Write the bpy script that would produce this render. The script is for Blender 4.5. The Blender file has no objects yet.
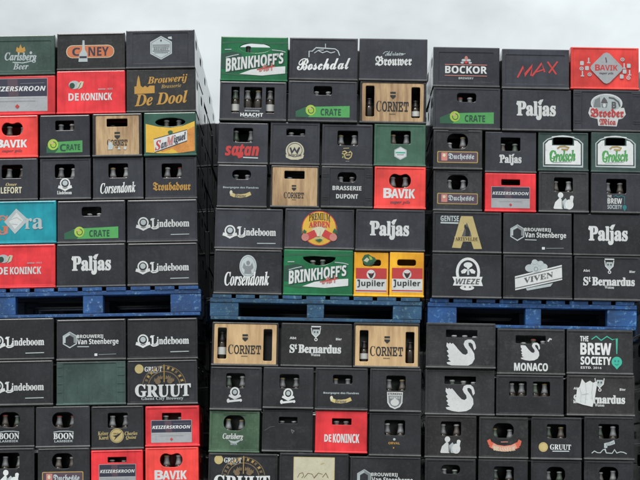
import bpy, bmesh, math, random
from mathutils import Matrix, Vector, Euler
random.seed(7)
S = bpy.context.scene
COL = S.collection
PI = math.pi

# ------------------------------------------------------------------ camera
F = 1925.0                      # focal length in pixels of the 640 wide photograph
DIST = 11.0                     # metres from the camera to the fronts of the stacks
ZC = 0.74
cam = bpy.data.cameras.new('camera')
cam.sensor_width = 36.0
cam.lens = F * 36.0 / 640.0
cam.clip_start = 0.1
cam.clip_end = 3000
camo = bpy.data.objects.new('camera', cam)
COL.objects.link(camo)
CM = Matrix.Rotation(PI/2 + math.atan(240/F), 4, 'X') @ Matrix.Rotation(0.010, 4, 'Z')
camo.matrix_world = Matrix.Translation((0, 0, ZC)) @ CM
S.camera = camo
R3 = CM.to_3x3()


def at(px, py):
    """Point of the vertical plane of the stack fronts seen at photo pixel (px, py)."""
    d = R3 @ Vector(((px-320)/F, -(py-240)/F, -1))
    k = DIST / d.y
    return d.x*k, ZC + d.z*k


# ------------------------------------------------------------------ materials
def nodes_of(name):
    m = bpy.data.materials.new(name)
    m.use_nodes = True
    nt = m.node_tree
    nt.nodes.clear()
    out = nt.nodes.new('ShaderNodeOutputMaterial')
    b = nt.nodes.new('ShaderNodeBsdfPrincipled')
    nt.links.new(b.outputs[0], out.inputs[0])
    return m, nt, b


def noise(nt, scale, detail=4, rough=.6, vec=None, stretch=None):
    n = nt.nodes.new('ShaderNodeTexNoise')
    n.inputs['Scale'].default_value = scale
    n.inputs['Detail'].default_value = detail
    n.inputs['Roughness'].default_value = rough
    if vec is not None:
        if stretch:
            mp = nt.nodes.new('ShaderNodeVectorMath'); mp.operation = 'MULTIPLY'
            mp.inputs[1].default_value = stretch
            nt.links.new(vec, mp.inputs[0])
            vec = mp.outputs[0]
        nt.links.new(vec, n.inputs['Vector'])
    return n


def ramp(nt, src, p0, p1, c0=(0, 0, 0, 1), c1=(1, 1, 1, 1)):
    r = nt.nodes.new('ShaderNodeValToRGB')
    r.color_ramp.elements[0].position = p0
    r.color_ramp.elements[1].position = p1
    r.color_ramp.elements[0].color = c0
    r.color_ramp.elements[1].color = c1
    nt.links.new(src, r.inputs[0])
    return r


def mix(nt, fac, a, b, mode='MIX'):
    m = nt.nodes.new('ShaderNodeMix')
    m.data_type = 'RGBA'
    m.blend_type = mode
    for sock, v in ((m.inputs[0], fac), (m.inputs[6], a), (m.inputs[7], b)):
        if hasattr(v, 'links'):
            nt.links.new(v, sock)
        else:
            sock.default_value = v if not isinstance(v, tuple) else (*v[:3], 1)
    return m.outputs[2]


def objvec(nt):
    """Object coordinates shifted by a random amount for each object."""
    tc = nt.nodes.new('ShaderNodeTexCoord')
    oi = nt.nodes.new('ShaderNodeObjectInfo')
    sc = nt.nodes.new('ShaderNodeMath'); sc.operation = 'MULTIPLY'; sc.inputs[1].default_value = 37
    nt.links.new(oi.outputs['Random'], sc.inputs[0])
    ad = nt.nodes.new('ShaderNodeVectorMath'); ad.operation = 'ADD'
    nt.links.new(tc.outputs['Object'], ad.inputs[0])
    nt.links.new(sc.outputs[0], ad.inputs[1])
    return ad.outputs[0], oi.outputs['Random']


def plastic(name, col, rough=.15, dust=.12, dcol=(.16, .16, .165), vary=.18):
    m, nt, b = nodes_of(name)
    v, rnd = objvec(nt)
    big = noise(nt, 5, 3, .6, v)
    fine = noise(nt, 60, 5, .7, v)
    scr = noise(nt, 14, 6, .75, v, (1.2, 1, 9))
    light = tuple(min(1, c*1.45+.006) for c in col)
    dark = tuple(c*.72 for c in col)
    c = mix(nt, ramp(nt, big.outputs[0], .3, .7).outputs[0], dark, light)
    rr = ramp(nt, rnd, 0, 1, (1-vary, 1-vary, 1-vary, 1), (1+vary, 1+vary, 1+vary, 1))
    c = mix(nt, 1.0, c, rr.outputs[0], 'MULTIPLY')
    d = ramp(nt, fine.outputs[0], .5, .8, (0, 0, 0, 1), (dust, dust, dust, 1))
    c = mix(nt, d.outputs[0], c, dcol)
    s = ramp(nt, scr.outputs[0], .64, .72, (0, 0, 0, 1), (dust*.9, dust*.9, dust*.9, 1))
    c = mix(nt, s.outputs[0], c, tuple(min(1, x*1.4) for x in dcol))
    rub = noise(nt, 9, 8, .8, v, (1, 1, 1.6))
    q = ramp(nt, rub.outputs[0], .56, .70, (0, 0, 0, 1), (dust*1.1, dust*1.1, dust*1.1, 1))
    c = mix(nt, q.outputs[0], c, dcol)
    run = noise(nt, 26, 4, .6, v, (1.6, 1, .12))
    q = ramp(nt, run.outputs[0], .5, .75, (0, 0, 0, 1), (.34, .34, .34, 1))
    c = mix(nt, q.outputs[0], c, tuple(x*.5 for x in col))
    nt.links.new(c, b.inputs['Base Color'])
    r = ramp(nt, scr.outputs[0], .3, .75, (rough-.04,)*3+(1,), (rough+.08,)*3+(1,))
    nt.links.new(r.outputs[0], b.inputs['Roughness'])
    bp = nt.nodes.new('ShaderNodeBump')
    bp.inputs['Strength'].default_value = .02
    bp.inputs['Distance'].default_value = .001
    b.inputs['Specular IOR Level'].default_value = .4
    nt.links.new(fine.outputs[0], bp.inputs['Height'])
    nt.links.new(bp.outputs[0], b.inputs['Normal'])
    return m


def printed(name, col, rough=.5, wear=.16, wcol=None):
    """Ink or sticker: a little uneven, scuffed here and there."""
    m, nt, b = nodes_of(name)
    v, rnd = objvec(nt)
    n = noise(nt, 13, 6, .75, v)
    f = noise(nt, 70, 5, .75, v)
    c = mix(nt, ramp(nt, n.outputs[0], .35, .7).outputs[0], tuple(x*(1-wear) for x in col), col)
    s = ramp(nt, f.outputs[0], .56, .70, (0, 0, 0, 1), (min(1, wear*3),)*3+(1,))
    c = mix(nt, s.outputs[0], c, wcol or tuple(x*.45 for x in col))
    fade = ramp(nt, rnd, 0, 1, (.74, .74, .74, 1), (1, 1, 1, 1))      # some prints older than others
    c = mix(nt, 1.0, c, fade.outputs[0], 'MULTIPLY')
    nt.links.new(c, b.inputs['Base Color'])
    b.inputs['Roughness'].default_value = rough
    return m


def wood(name, c0, c1, scale, knots=.0, rough=.55):
    m, nt, b = nodes_of(name)
    v, rnd = objvec(nt)
    st = noise(nt, scale, 6, .65, v, (3.0, 3.0, .35))
    fine = noise(nt, scale*6, 4, .6, v, (6, 6, .3))
    blot = noise(nt, 3, 2, .5, v)
    c = mix(nt, ramp(nt, st.outputs[0], .32, .62).outputs[0], c0, c1)
    c = mix(nt, ramp(nt, fine.outputs[0], .4, .75, (0,)*3+(1,), (.25,)*3+(1,)).outputs[0], c, tuple(x*.6 for x in c0))
    c = mix(nt, ramp(nt, blot.outputs[0], .45, .75, (0,)*3+(1,), (.35,)*3+(1,)).outputs[0], c, tuple(min(1, x*1.2) for x in c1))
    nt.links.new(c, b.inputs['Base Color'])
    b.inputs['Roughness'].default_value = rough
    return m


def painted_wood(name, col, under, worn):
    """Blue pallet paint rubbed through to the timber in specks."""
    m, nt, b = nodes_of(name)
    v, rnd = objvec(nt)
    a = noise(nt, 9, 6, .7, v)
    f = noise(nt, 38, 6, .75, v)
    g = noise(nt, 18, 4, .7, v, (.5, 2, 4))
    gr = noise(nt, 22, 6, .75, v, (.25, 5, 5))
    c = mix(nt, ramp(nt, a.outputs[0], .3, .72).outputs[0], tuple(x*.5 for x in col), tuple(min(1, x*1.35) for x in col))
    c = mix(nt, ramp(nt, g.outputs[0], .5, .75, (0,)*3+(1,), (.6,)*3+(1,)).outputs[0], c, under)
    c = mix(nt, ramp(nt, f.outputs[0], .55, .64, (0,)*3+(1,), (.7,)*3+(1,)).outputs[0], c, worn)
    c = mix(nt, ramp(nt, gr.outputs[0], .5, .68, (0,)*3+(1,), (.55,)*3+(1,)).outputs[0], c, tuple(x*.35+.002 for x in col))
    dk = noise(nt, 6, 5, .7, v, (1, 1, .5))
    c = mix(nt, ramp(nt, dk.outputs[0], .45, .72, (0,)*3+(1,), (.65,)*3+(1,)).outputs[0], c, tuple(x*.28+.004 for x in col))
    nt.links.new(c, b.inputs['Base Color'])
    b.inputs['Roughness'].default_value = .6
    bp = nt.nodes.new('ShaderNodeBump')
    bp.inputs['Strength'].default_value = .5
    bp.inputs['Distance'].default_value = .004
    nt.links.new(f.outputs[0], bp.inputs['Height'])
    nt.links.new(bp.outputs[0], b.inputs['Normal'])
    return m


PL = {
 'black':   plastic('hazed_black_plastic', (.0265, .0275, .0365)),  # glare haze over the upper crates put into a paler, bluer black
 'char':    plastic('charcoal_plastic', (.0138, .0145, .0182)),  # black of the lower crates, without that haze
 'grey':    plastic('grey_black_plastic', (.0195, .0192, .0205), dust=.2),
 'brown':   plastic('brown_black_plastic', (.019, .017, .0175), dust=.18),
 'red':     plastic('red_plastic', (.63, .028, .036), .15, .05, (.8, .3, .3), .05),
 'scarlet': plastic('scarlet_plastic', (.68, .048, .040), .15, .06, (.8, .3, .25), .05),
 'oldgreen': plastic('dull_green_plastic', (.036, .068, .055), .15, .15, (.2, .26, .22)),
 'pine':    plastic('pine_green_plastic', (.022, .074, .052), .15, .1, (.14, .2, .16)),
 'fern':    plastic('fern_green_plastic', (.034, .088, .058), .15, .12, (.16, .28, .2)),
 'leaf':    plastic('worn_green_plastic', (.048, .095, .055), .15, .22, (.24, .36, .26)),
 'emerald': plastic('emerald_plastic', (.005, .15, .052), .15, .05, (.1, .4, .2)),
 'slate':   plastic('slate_green_plastic', (.038, .068, .062), .15, .15, (.17, .22, .2)),
 'teal':    plastic('teal_plastic', (.005, .215, .27), .15, .05, (.2, .5, .55)),
 'yellow':  plastic('yellow_plastic', (.86, .36, .012), .15, .05, (.9, .6, .2), .04),
}
LEDGE = plastic('edge_highlight_plastic', (.062, .061, .062), .3, .3, (.2, .2, .2))  # sky light caught on ledges and front edges painted in paler, with dust
SMOOTH = plastic('smooth_side_plastic', (.020, .020, .023), .07, .03)
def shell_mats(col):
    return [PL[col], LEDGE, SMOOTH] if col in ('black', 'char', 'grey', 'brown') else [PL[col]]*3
INK = {
 'white': printed('white_ink', (.78, .80, .80)),
 'pale':  printed('pale_grey_ink', (.52, .58, .60)),
 'grey':  printed('grey_ink', (.24, .26, .27)),
 'dim':   printed('faded_ink', (.11, .11, .115)),
 'black': printed('black_ink', (.018, .018, .02)),
 'navy':  printed('navy_ink', (.03, .03, .06)),
 'plum':  printed('plum_ink', (.10, .06, .085)),
 'red':   printed('red_ink', (.62, .045, .045)),
 'coral': printed('coral_ink', (.68, .13, .07)),
 'salmon': printed('salmon_ink', (.74, .34, .25)),
 'pink':  printed('faded_red_ink', (.62, .23, .20)),
 'orange': printed('orange_ink', (.68, .20, .08)),
 'amber': printed('amber_ink', (.62, .33, .06)),
 'gold':  printed('gold_ink', (.50, .33, .10)),
 'straw': printed('straw_ink', (.62, .49, .21)),
 'cream': printed('cream_ink', (.70, .66, .48)),
 'lime':  printed('lime_ink', (.42, .60, .07)),
 'green': printed('green_label_ink', (.09, .42, .11)),
 'dgreen': printed('dark_green_ink', (.02, .13, .06)),
 'forest': printed('forest_ink', (.012, .07, .045)),
 'mint':  printed('mint_ink', (.05, .50, .36)),
 'teal':  printed('teal_ink', (.02, .22, .24)),
 'bronze': printed('bronze_ink', (.22, .15, .08), wear=.3),
 'silver': printed('silver_label', (.42, .43, .45), .35),
 'sun':   printed('sunny_label', (.78, .47, .05), wear=.15),
 'wheat': printed('wheat_label', (.74, .30, .06), wear=.35),
 'wood':  printed('bare_wood_colour', (.5, .35, .19)),
}
WOOD = wood('pine_board', (.23, .13, .062), (.55, .37, .20), 11)
WOOD2 = wood('honey_board', (.31, .18, .082), (.63, .43, .225), 8)
PAL = {
 'a': painted_wood('blue_pallet_paint', (.012, .072, .24), (.018, .11, .30), (.20, .38, .56)),
 'b': painted_wood('teal_blue_pallet_paint', (.016, .080, .18), (.045, .14, .15), (.18, .32, .34)),
 'c': painted_wood('strong_blue_pallet_paint', (.012, .080, .27), (.016, .13, .34), (.16, .38, .60)),
}
INNER_SHADE = painted_wood('shaded_pallet_paint', (.006, .022, .06), (.01, .02, .04), (.03, .05, .08))  # shade inside the pallet openings, painted as a darker blue
NAIL = printed('rusty_nail', (.06, .045, .04), .5, .3)
mG, nt, b = nodes_of('brown_glass')
b.inputs['Base Color'].default_value = (.022, .015, .010, 1); b.inputs['Roughness'].default_value = .12
NECK = printed('neck_foil', (.36, .36, .37), .25, .35)
NECKS = [NECK, printed('brown_neck', (.20, .17, .15), .2, .35), printed('silver_neck', (.46, .47, .48), .25, .4), printed('green_neck', (.16, .20, .16), .2, .35)]
NECKD = printed('dark_neck_foil', (.035, .03, .028), .25, .3)
BODYL = printed('bottle_label', (.62, .62, .60), .4, .15)
CAPS = {'w': printed('white_cap', (.88, .87, .86), .3, .05), 'r': printed('red_cap', (.55, .16, .13), .3, .05),
        'g': printed('gold_cap', (.55, .42, .2), .3, .05), 'k': printed('dark_cap', (.06, .05, .05), .3, .05),
        's': printed('silver_cap', (.55, .56, .58), .25, .05)}


# ------------------------------------------------------------------ mesh helpers
def link(name, bm, mats, parent=None):
    bmesh.ops.recalc_face_normals(bm, faces=bm.faces[:])
    me = bpy.data.meshes.new(name)
    bm.to_mesh(me); bm.free()
    for m in mats:
        me.materials.append(m)
    o = bpy.data.objects.new(name, me)
    COL.objects.link(o)
    if parent:
        o.parent = parent
    return o


def empty(name, label, cat, group=None):
    o = bpy.data.objects.new(name, None)
    o.empty_display_size = .1
    COL.objects.link(o)
    o['label'] = label; o['category'] = cat
    if group:
        o['group'] = group
    return o


def dup(root, label=None, group=None):
    r = root.copy(); COL.objects.link(r)
    if label: r['label'] = label
    if group: r['group'] = group
    for ch in list(root.children):
        c = ch.copy(); COL.objects.link(c); c.parent = r
        for g in list(ch.children):
            d = g.copy(); COL.objects.link(d); d.parent = c
    return r


def box(bm, x0, y0, z0, x1, y1, z1, mi=0, cut=0):
    v = [bm.verts.new(p) for p in ((x0,y0,z0),(x1,y0,z0),(x1,y1,z0),(x0,y1,z0),(x0,y0,z1),(x1,y0,z1),(x1,y1,z1),(x0,y1,z1))]
    fs = []
    for q in ((0,3,2,1),(4,5,6,7),(0,1,5,4),(1,2,6,5),(2,3,7,6),(3,0,4,7)):
        f = bm.faces.new([v[i] for i in q]); f.material_index = mi; fs.append(f)
    if cut:
        es = {e for f in fs for e in f.edges}
        bmesh.ops.bevel(bm, geom=list(es), offset=cut, segments=2, affect='EDGES', profile=.6)


def rr(x0, z0, x1, z1, r, n=5):
    r = max(1e-4, min(r, (x1-x0)/2-1e-4, (z1-z0)/2-1e-4))
    out = []
    for cx, cz, a in ((x1-r, z0+r, -PI/2), (x1-r, z1-r, 0), (x0+r, z1-r, PI/2), (x0+r, z0+r, PI)):
        for i in range(n+1):
            t = a + PI/2*i/n
            out.append((cx+r*math.cos(t), cz+r*math.sin(t)))
    return out


def hole_loop(h, e=0.0):
    k, x0, z0, x1, z1, r = h
    x0 -= e; z0 -= e; x1 += e; z1 += e
    if k == 'ell':
        cx, cz = (x0+x1)/2, (z0+z1)/2
        return [(cx+(x1-x0)/2*math.cos(t*PI/14), cz+(z1-z0)/2*math.sin(t*PI/14)) for t in range(28)]
    if k == 'smile':                      # wide grip, bottom edge bowed down
        cx = (x0+x1)/2; w = (x1-x0)/2; H = z1-z0
        top = [(cx+w*t/6, z1 - .12*H*(t/6)**2) for t in range(6, -7, -1)]
        bot = [(cx+w*.96*t/6, z0 + H*(.62*abs(t/6)**2.2)) for t in range(-6, 7)]
        return top+bot
    p = rr(x0, z0, x1, z1, r*min(x1-x0, z1-z0) if e == 0 else r*min(x1-x0-2*e, z1-z0-2*e)+e)
    if k == 'bean':                       # rounded grip with a dip in its top edge
        cx = (x0+x1)/2; w = (x1-x0)/2; cz = (z0+z1)/2
        q = []
        for i, (x, z) in enumerate(p):
            q.append((x, z))
            a, c = p[i], p[(i+1) % len(p)]
            if abs(a[0]-c[0]) > w*.5:
                for k2 in range(1, 6):
                    q.append((a[0]+(c[0]-a[0])*k2/6, a[1]))
        return [(x, z-.13*(z1-z0)*math.exp(-((x-cx)/(w*.38))**2) if z > cz else z) for x, z in q]
    return p


def plate(bm, fn, outer, holes, T, ch=.006, recess=None, mi=0, rim=.0025, edge=None):
    """A wall of thickness T: its outline chamfered at the front, grips cut through it. fn(u, depth, z) -> point."""
    x0, z0, x1, z1 = outer

    def lay(loop, y):
        return [bm.verts.new(fn(u, y, z)) for u, z in loop]

    def ring(a, b_, m=None):
        n = len(a)
        for i in range(n):
            f = bm.faces.new((a[i], a[(i+1) % n], b_[(i+1) % n], b_[i])); f.material_index = mi if m is None else m

    def fill(loops):
        es = []
        for l in loops:
            for i in range(len(l)):
                a, c = l[i], l[(i+1) % len(l)]
                es.append(bm.edges.get((a, c)) or bm.edges.new((a, c)))
        r = bmesh.ops.triangle_fill(bm, use_beauty=True, use_dissolve=False, edges=es)
        for g in r['geom']:
            if isinstance(g, bmesh.types.BMFace):
                g.material_index = mi

    def ol(e, r):
        return rr(x0+e, z0+e, x1-e, z1-e, r, 3)
    A = lay(ol(ch, .002), 0)
    B = lay(ol(ch*.3, .003), ch*.3)
    C = lay(ol(0, .004), ch)
    E_ = lay(ol(0, .004), T)
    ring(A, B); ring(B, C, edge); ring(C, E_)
    base = 0.0
    if recess:
        rx0, rz0, rx1, rz1, dep, rad = recess
        q0 = lay(rr(rx0, rz0, rx1, rz1, rad, 4), 0)
        q1 = lay(rr(rx0+dep, rz0+dep, rx1-dep, rz1-dep, max(rad-dep, .001), 4), dep)
        ring(q0, q1); fill([A, q0])
        base = dep
        front = [q1]
    else:
        front = [A]
    back = [E_]
    for h in holes:
        h0 = lay(hole_loop(h, rim), base)
        h1 = lay(hole_loop(h, rim*.3), base+rim*.3)
        h2 = lay(hole_loop(h, 0), base+rim)
        h3 = lay(hole_loop(h, 0), T)
        ring(h0, h1); ring(h1, h2); ring(h2, h3)
        front.append(h0); back.append(h3)
    fill(front); fill(back)


def shell_mesh(W, H, D, holes, recess=None, side=False, posts=None, extra=0, back_holes=(), flange=True, notch=None):
    bm = bmesh.new()
    T = .014
    w = W/2
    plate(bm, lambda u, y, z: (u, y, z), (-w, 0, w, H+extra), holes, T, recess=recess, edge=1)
    plate(bm, lambda u, y, z: (-u, D-y, z), (-w, 0, w, H), back_holes, T)
    sh = [('rr', (D-.11)/2-T, H*.62, (D+.11)/2-T, H*.84, .4)] if side else []
    L = D-2*T
    plate(bm, lambda u, y, z: (w-y, T+u, z), (0, 0, L, H), sh, .012, ch=.0015, mi=2)
    plate(bm, lambda u, y, z: (-w+y, D-T-u, z), (0, 0, L, H), sh, .012, ch=.0015, mi=2)
    box(bm, -w+.012, T, .003, w-.012, D-T, .009)
    if flange:                            # stacking foot: a low ledge round the base
        for (a, b_) in ((.0035, .0125),):
            d = .0036 if a < .01 else .0016
            vs = []
            for x in (-w-.001, w+.001):
                vs.append([bm.verts.new((x, y, z)) for y, z in ((.0005, a-.002), (-d, a), (-d, b_-.005), (.0005, b_))])
            for i in range(3):
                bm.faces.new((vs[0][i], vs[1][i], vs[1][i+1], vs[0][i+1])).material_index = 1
            bm.faces.new(vs[0]); bm.faces.new(vs[1][::-1])
            for s in (-1, 1):
                e = []
                for y in (.006, D-.006):
                    e.append([bm.verts.new((s*x, y, z)) for x, z in ((w-.0005, a-.002), (w+.0018, a), (w+.0018, b_-.004), (w-.0005, b_))])
                for i in range(3):
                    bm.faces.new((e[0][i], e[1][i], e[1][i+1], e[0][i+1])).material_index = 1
                bm.faces.new(e[0]); bm.faces.new(e[1][::-1])
    if posts:                             # ribbed corner posts either side of the panel
        xl, xr, zs = posts
        for z in zs:
            box(bm, -w+.006, -.0025, z, xl-.006, .001, z+.007, 0, .001)
            box(bm, xr+.006, -.0025, z, w-.006, .001, z+.007, 0, .001)
    if notch:                             # sunk bar above the grip
        x0, z0, x1, z1 = notch
        for zz in (z0, (z0+z1)/2):
            box(bm, x0, -.0022, zz, x1, .001, zz+.004, 0, .001)
    return bm


# ------------------------------------------------------------------ lettering
_tc = {}
ALPHA = {'sb': 0x1D5D4, 'sbi': 0x1D63C, 'b': 0x1D400, 'bi': 0x1D468, 'scr': 0x1D4D0, 'fr': 0x1D56C, 'it': 0x1D434, 'tt': 0x1D670}


def styled(t, s):
    base = ALPHA.get(s)
    if not base:
        return t
    o = ''
    for c in t:
        if 'A' <= c <= 'Z': o += chr(base+ord(c)-65)
        elif 'a' <= c <= 'z': o += 'ℎ' if (s == 'it' and c == 'h') else chr(base+26+ord(c)-97)
        else: o += c
    return o


def glyphs(text, style):
    k = (text, style)
    if k not in _tc:
        c = bpy.data.curves.new('lettering', 'FONT')
        c.body = styled(text, style); c.size = 1; c.resolution_u = 3
        o = bpy.data.objects.new('lettering', c)
        COL.objects.link(o)
        dg = bpy.context.evaluated_depsgraph_get()
        ev = o.evaluated_get(dg)
        me = ev.to_mesh()
        vs = [(v.co.x, v.co.y) for v in me.vertices]
        fs = [tuple(p.vertices) for p in me.polygons]
        ev.to_mesh_clear()
        bpy.data.objects.remove(o); bpy.data.curves.remove(c)
        xs = [v[0] for v in vs]; ys = [v[1] for v in vs]
        x0, x1, y0, y1 = min(xs), max(xs), min(ys), max(ys)
        vs = [((x-x0)/(x1-x0), (y-y0)/(y1-y0)) for x, y in vs]
        _tc[k] = (vs, fs)
    return _tc[k]


def T(text, style, x0, y0, x1, y1, col, bold=0.0, shear=0.0, slope=0.0, arch=0.0, grow=0.0):
    return ('T', text, style, x0, y0, x1, y1, col, bold, shear, slope, arch, grow)
def E_(cx, cy, rx, ry, col): return ('P', [(cx+rx*math.cos(t*PI/16), cy+ry*math.sin(t*PI/16)) for t in range(32)], col)
def P(pts, col): return ('P', pts, col)
def Rc(x0, y0, x1, y1, col, r=0): return ('P', rr(x0, y0, x1, y1, r or .01, 4), col)
def O(cx, cy, rx, ry, w, col): return ('O', cx, cy, rx, ry, w, col)
def Ln(pts, w, col, closed=False): return ('L', pts, w, col, closed)
SUB = ('SUB',)


def print_mesh(elems, tf, ybase):
    """Flat print on a crate front. tf maps drawing units to metres on the face."""
    bm = bmesh.new(); mats = []
    y = ybase - .0008
    for el in elems:
        col = el[7] if el[0] == 'T' else el[6] if el[0] == 'O' else el[3] if el[0] == 'L' else el[2]
        if INK[col] not in mats:
            mats.append(INK[col])
        mi = mats.index(INK[col])
        polys = []
        if el[0] == 'T':
            _, text, style, x0, y0, x1, y1, _c, bold, shear, slope, arch, grow = el
            vs, fs = glyphs(text, style)
            d = max(0, bold)*.55*(y1-y0)
            steps = [(0, 0)] if d == 0 else [(d*math.cos(k*PI/3), d*math.sin(k*PI/3)) for k in range(6)]
            for n_, (sx, sy) in enumerate(steps):          # heavier strokes: the letter laid down a few times, a hair apart
                V = []
                for a, c in vs:
                    t = 2*a-1
                    hh = (y1-y0-2*d)*(1+grow*t)
                    xx = x0+d+(x1-x0-2*d)*a + shear*(c-.5)*(y1-y0) + sx
                    yy = (y0+y1)/2 - (c-.5)*hh + slope*(x1-x0)*(a-.5) - arch*(1-t*t) + sy
                    q = tf((xx, yy))
                    V.append(bm.verts.new((q[0], y-n_*.00004, q[1])))
                for f in fs:
                    try:
                        g = bm.faces.new([V[i] for i in f]); g.material_index = mi
                    except ValueError:
                        pass
        else:
            if el[0] == 'P':
                polys = [el[1]]
            elif el[0] == 'O':
                _, cx, cy, rx, ry, w, _c = el
                n = 28
                for i in range(n):
                    a, c = 2*PI*i/n, 2*PI*(i+1)/n
                    polys.append([(cx+rx*math.cos(a), cy+ry*math.sin(a)), (cx+rx*math.cos(c), cy+ry*math.sin(c)),
                                  (cx+(rx-w)*math.cos(c), cy+(ry-w)*math.sin(c)), (cx+(rx-w)*math.cos(a), cy+(ry-w)*math.sin(a))])
            elif el[0] == 'L':
                _, pts, w, _c, closed = el
                pts = [Vector(p) for p in pts]
                n = len(pts); offs = []
                for i in range(n):
                    a = pts[i-1] if (i or closed) else pts[i]
                    c = pts[(i+1) % n] if (i < n-1 or closed) else pts[i]
                    d = (c-a).normalized() if (c-a).length else Vector((1, 0))
                    nn = Vector((-d.y, d.x))
                    k = 1.0
                    if 0 < i < n-1 or closed:
                        e = (pts[i]-a).normalized()
                        k = 1/max(.45, abs(nn.dot(Vector((-e.y, e.x)))))
                    offs.append((pts[i]+nn*w/2*k, pts[i]-nn*w/2*k))
                for i in range(n if closed else n-1):
                    j = (i+1) % n
                    polys.append([offs[i][0], offs[j][0], offs[j][1], offs[i][1]])
            for p in polys:
                q = [tf(x) for x in p]
                V = [bm.verts.new((a, y, c)) for a, c in q]
                if len(V) > 4:
                    es = [bm.edges.new((V[i], V[(i+1) % len(V)])) for i in range(len(V))]
                    r = bmesh.ops.triangle_fill(bm, use_beauty=True, edges=es)
                    for g in r['geom']:
                        if isinstance(g, bmesh.types.BMFace): g.material_index = mi
                else:
                    try:
                        bm.faces.new(V).material_index = mi
                    except ValueError:
                        pass
        y -= .0003
    for f in bm.faces:
        f.normal_update()
        if f.normal.y > 0:
            f.normal_flip()
    me = bpy.data.meshes.new('print')
    bm.to_mesh(me); bm.free()
    for m in mats: me.materials.append(m)
    return me


# repeated emblems (drawing units: 1/4.8 photo pixel) ----------------------------------------
def crest(x, y, s, c='white'):
    return [O(x, y-6*s, 26*s, 27*s, 7*s, c), E_(x, y-8*s, 13*s, 13*s, 'pale'),
            Ln([(x-34*s, y+10*s), (x-20*s, y+14*s), (x, y+24*s), (x+20*s, y+14*s), (x+34*s, y+10*s)], 15*s, c),
            Ln([(x-12*s, y+14*s), (x, y+19*s), (x+12*s, y+14*s)], 4*s, 'dim')]
def lind(x, y):
    return crest(x, y, 1) + [T('L', 'b', x+38, y-27, x+68, y+18, 'white', .03), Ln([(x+38, y+18), (x+48, y+24), (x+62, y+23), (x+74, y+17)], 6, 'white'), E_(x+40, y-20, 6, 5, 'white'), T('indeboom', 'b', x+66, y-20, x+221, y+17, 'white', .03),
            Ln([(x+131, y+53), (x+220, y+52)], 4, 'pale')]
def lind_s(x, y):
    return crest(x, y, .95) + [T('Lindeboom', 'b', x-38, y+30, x+32, y+47, 'white', .03)]
def bone(x, y):
    return [O(x, y-9, 23, 25, 8, 'white'), E_(x, y-10, 10, 11, 'pale'), Ln([(x-28, y+6), (x, y+20), (x+28, y+6)], 11, 'white'),
            Ln([(x-30, y+35), (x+28, y+28)], 10, 'white'), E_(x-31, y+32, 7, 10, 'white'), E_(x+29, y+29, 6, 7, 'white')]
def crate_l(x, y):   # wedge label, wide crate; x, y = its lower end corner
    return [P([(x, y-28), (x+42, y-46), (x+70, y-50), (x+259, y-57), (x+259, y-2), (x, y)], 'green'), P([(x, y-28), (x+42, y-46), (x+90, y-30), (x+60, y-1), (x, y)], 'dgreen'), SUB,
            E_(x+72, y-34, 24, 25, 'lime'), O(x+74, y-33, 15, 16, 4, 'dgreen'), E_(x+68, y-42, 8, 7, 'straw'),
            T('CRATE', 'sb', x+120, y-42, x+217, y-10, 'forest', -.01, slope=.0)]
def crate_s(x, y):
    return [P([(x, y-30), (x+40, y-52), (x+172, y-58), (x+172, y-2), (x, y)], 'green'), P([(x, y-30), (x+30, y-44), (x+58, y-20), (x+40, y-1), (x, y)], 'dgreen'), SUB,
            E_(x+31, y-40, 25, 26, 'lime'), O(x+33, y-39, 15, 16, 4, 'dgreen'), E_(x+26, y-48, 8, 7, 'straw'),
            T('C', 'sb', x+64, y-42, x+93, y-8, 'forest'), T('RATE', 'sb', x+96, y-40, x+161, y-13, 'forest')]
def paljas(x, y, w=188):
    k = w/188
    return [T('Paljas', 'b', x, y+8*k, x+w, y+100*k, 'white', .05), E_(x+8*k, y+22*k, 10*k, 9*k, 'white'), P([(x+100*k, y+16*k), (x+112*k, y+3*k), (x+128*k, y), (x+122*k, y+14*k), (x+110*k, y+22*k)], 'white')]
def keizer(x0, y0, x1, y1, cross=True):
    w, h = x1-x0, y1-y0; m = y0+h*.55
    e = [Rc(x0, y0, x1, y1, 'silver', 2), Rc(x0+2, y0+2, x1-2, m, 'navy', 1), P([(x0+w*.33, y0+4), (x0+w*.5, y0+2), (x0+w*.52, m), (x0+w*.36, m)], 'plum'), SUB,
         O(x0+w*.42, y0+h*.3, w*.09, h*.24, w*.035, 'plum'),
         T('KEIZERSKROON', 'sbi', x0+w*.03, y0+h*.24, x1-w*.03, y0+h*.39, 'white', .02), Ln([(x0+w*.55, y0+h*.16), (x1-w*.05, y0+h*.15)], h*.012, 'grey'),
         Ln([(x0+w*.04, m+h*.03), (x1-w*.04, m+h*.03)], h*.012, 'white')]
    cx, cy, r = x0+w*.5, y0+h*.85, h*.07
    e += [P([(cx-r, cy), (cx, cy-r), (cx+r, cy), (cx, cy+r)], 'red'), Ln([(x0+w*.2, m+h*.14), (x1-w*.2, m+h*.14)], h*.01, 'grey')]
    return e
def bavik(x0, y0, x1, y1):
    w = x1-x0; h = y1-y0
    return [T('B', 'sb', x0, y0, x0+w*.27, y1, 'white', .05), T('AVIK', 'sb', x0+w*.25, y0+h*.06, x1, y1, 'white', .05, slope=.0),
            T('super pils', 'bi', x0+w*.22, y1+h*.2, x1-w*.15, y1+h*.62, 'plum', .01)]
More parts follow.
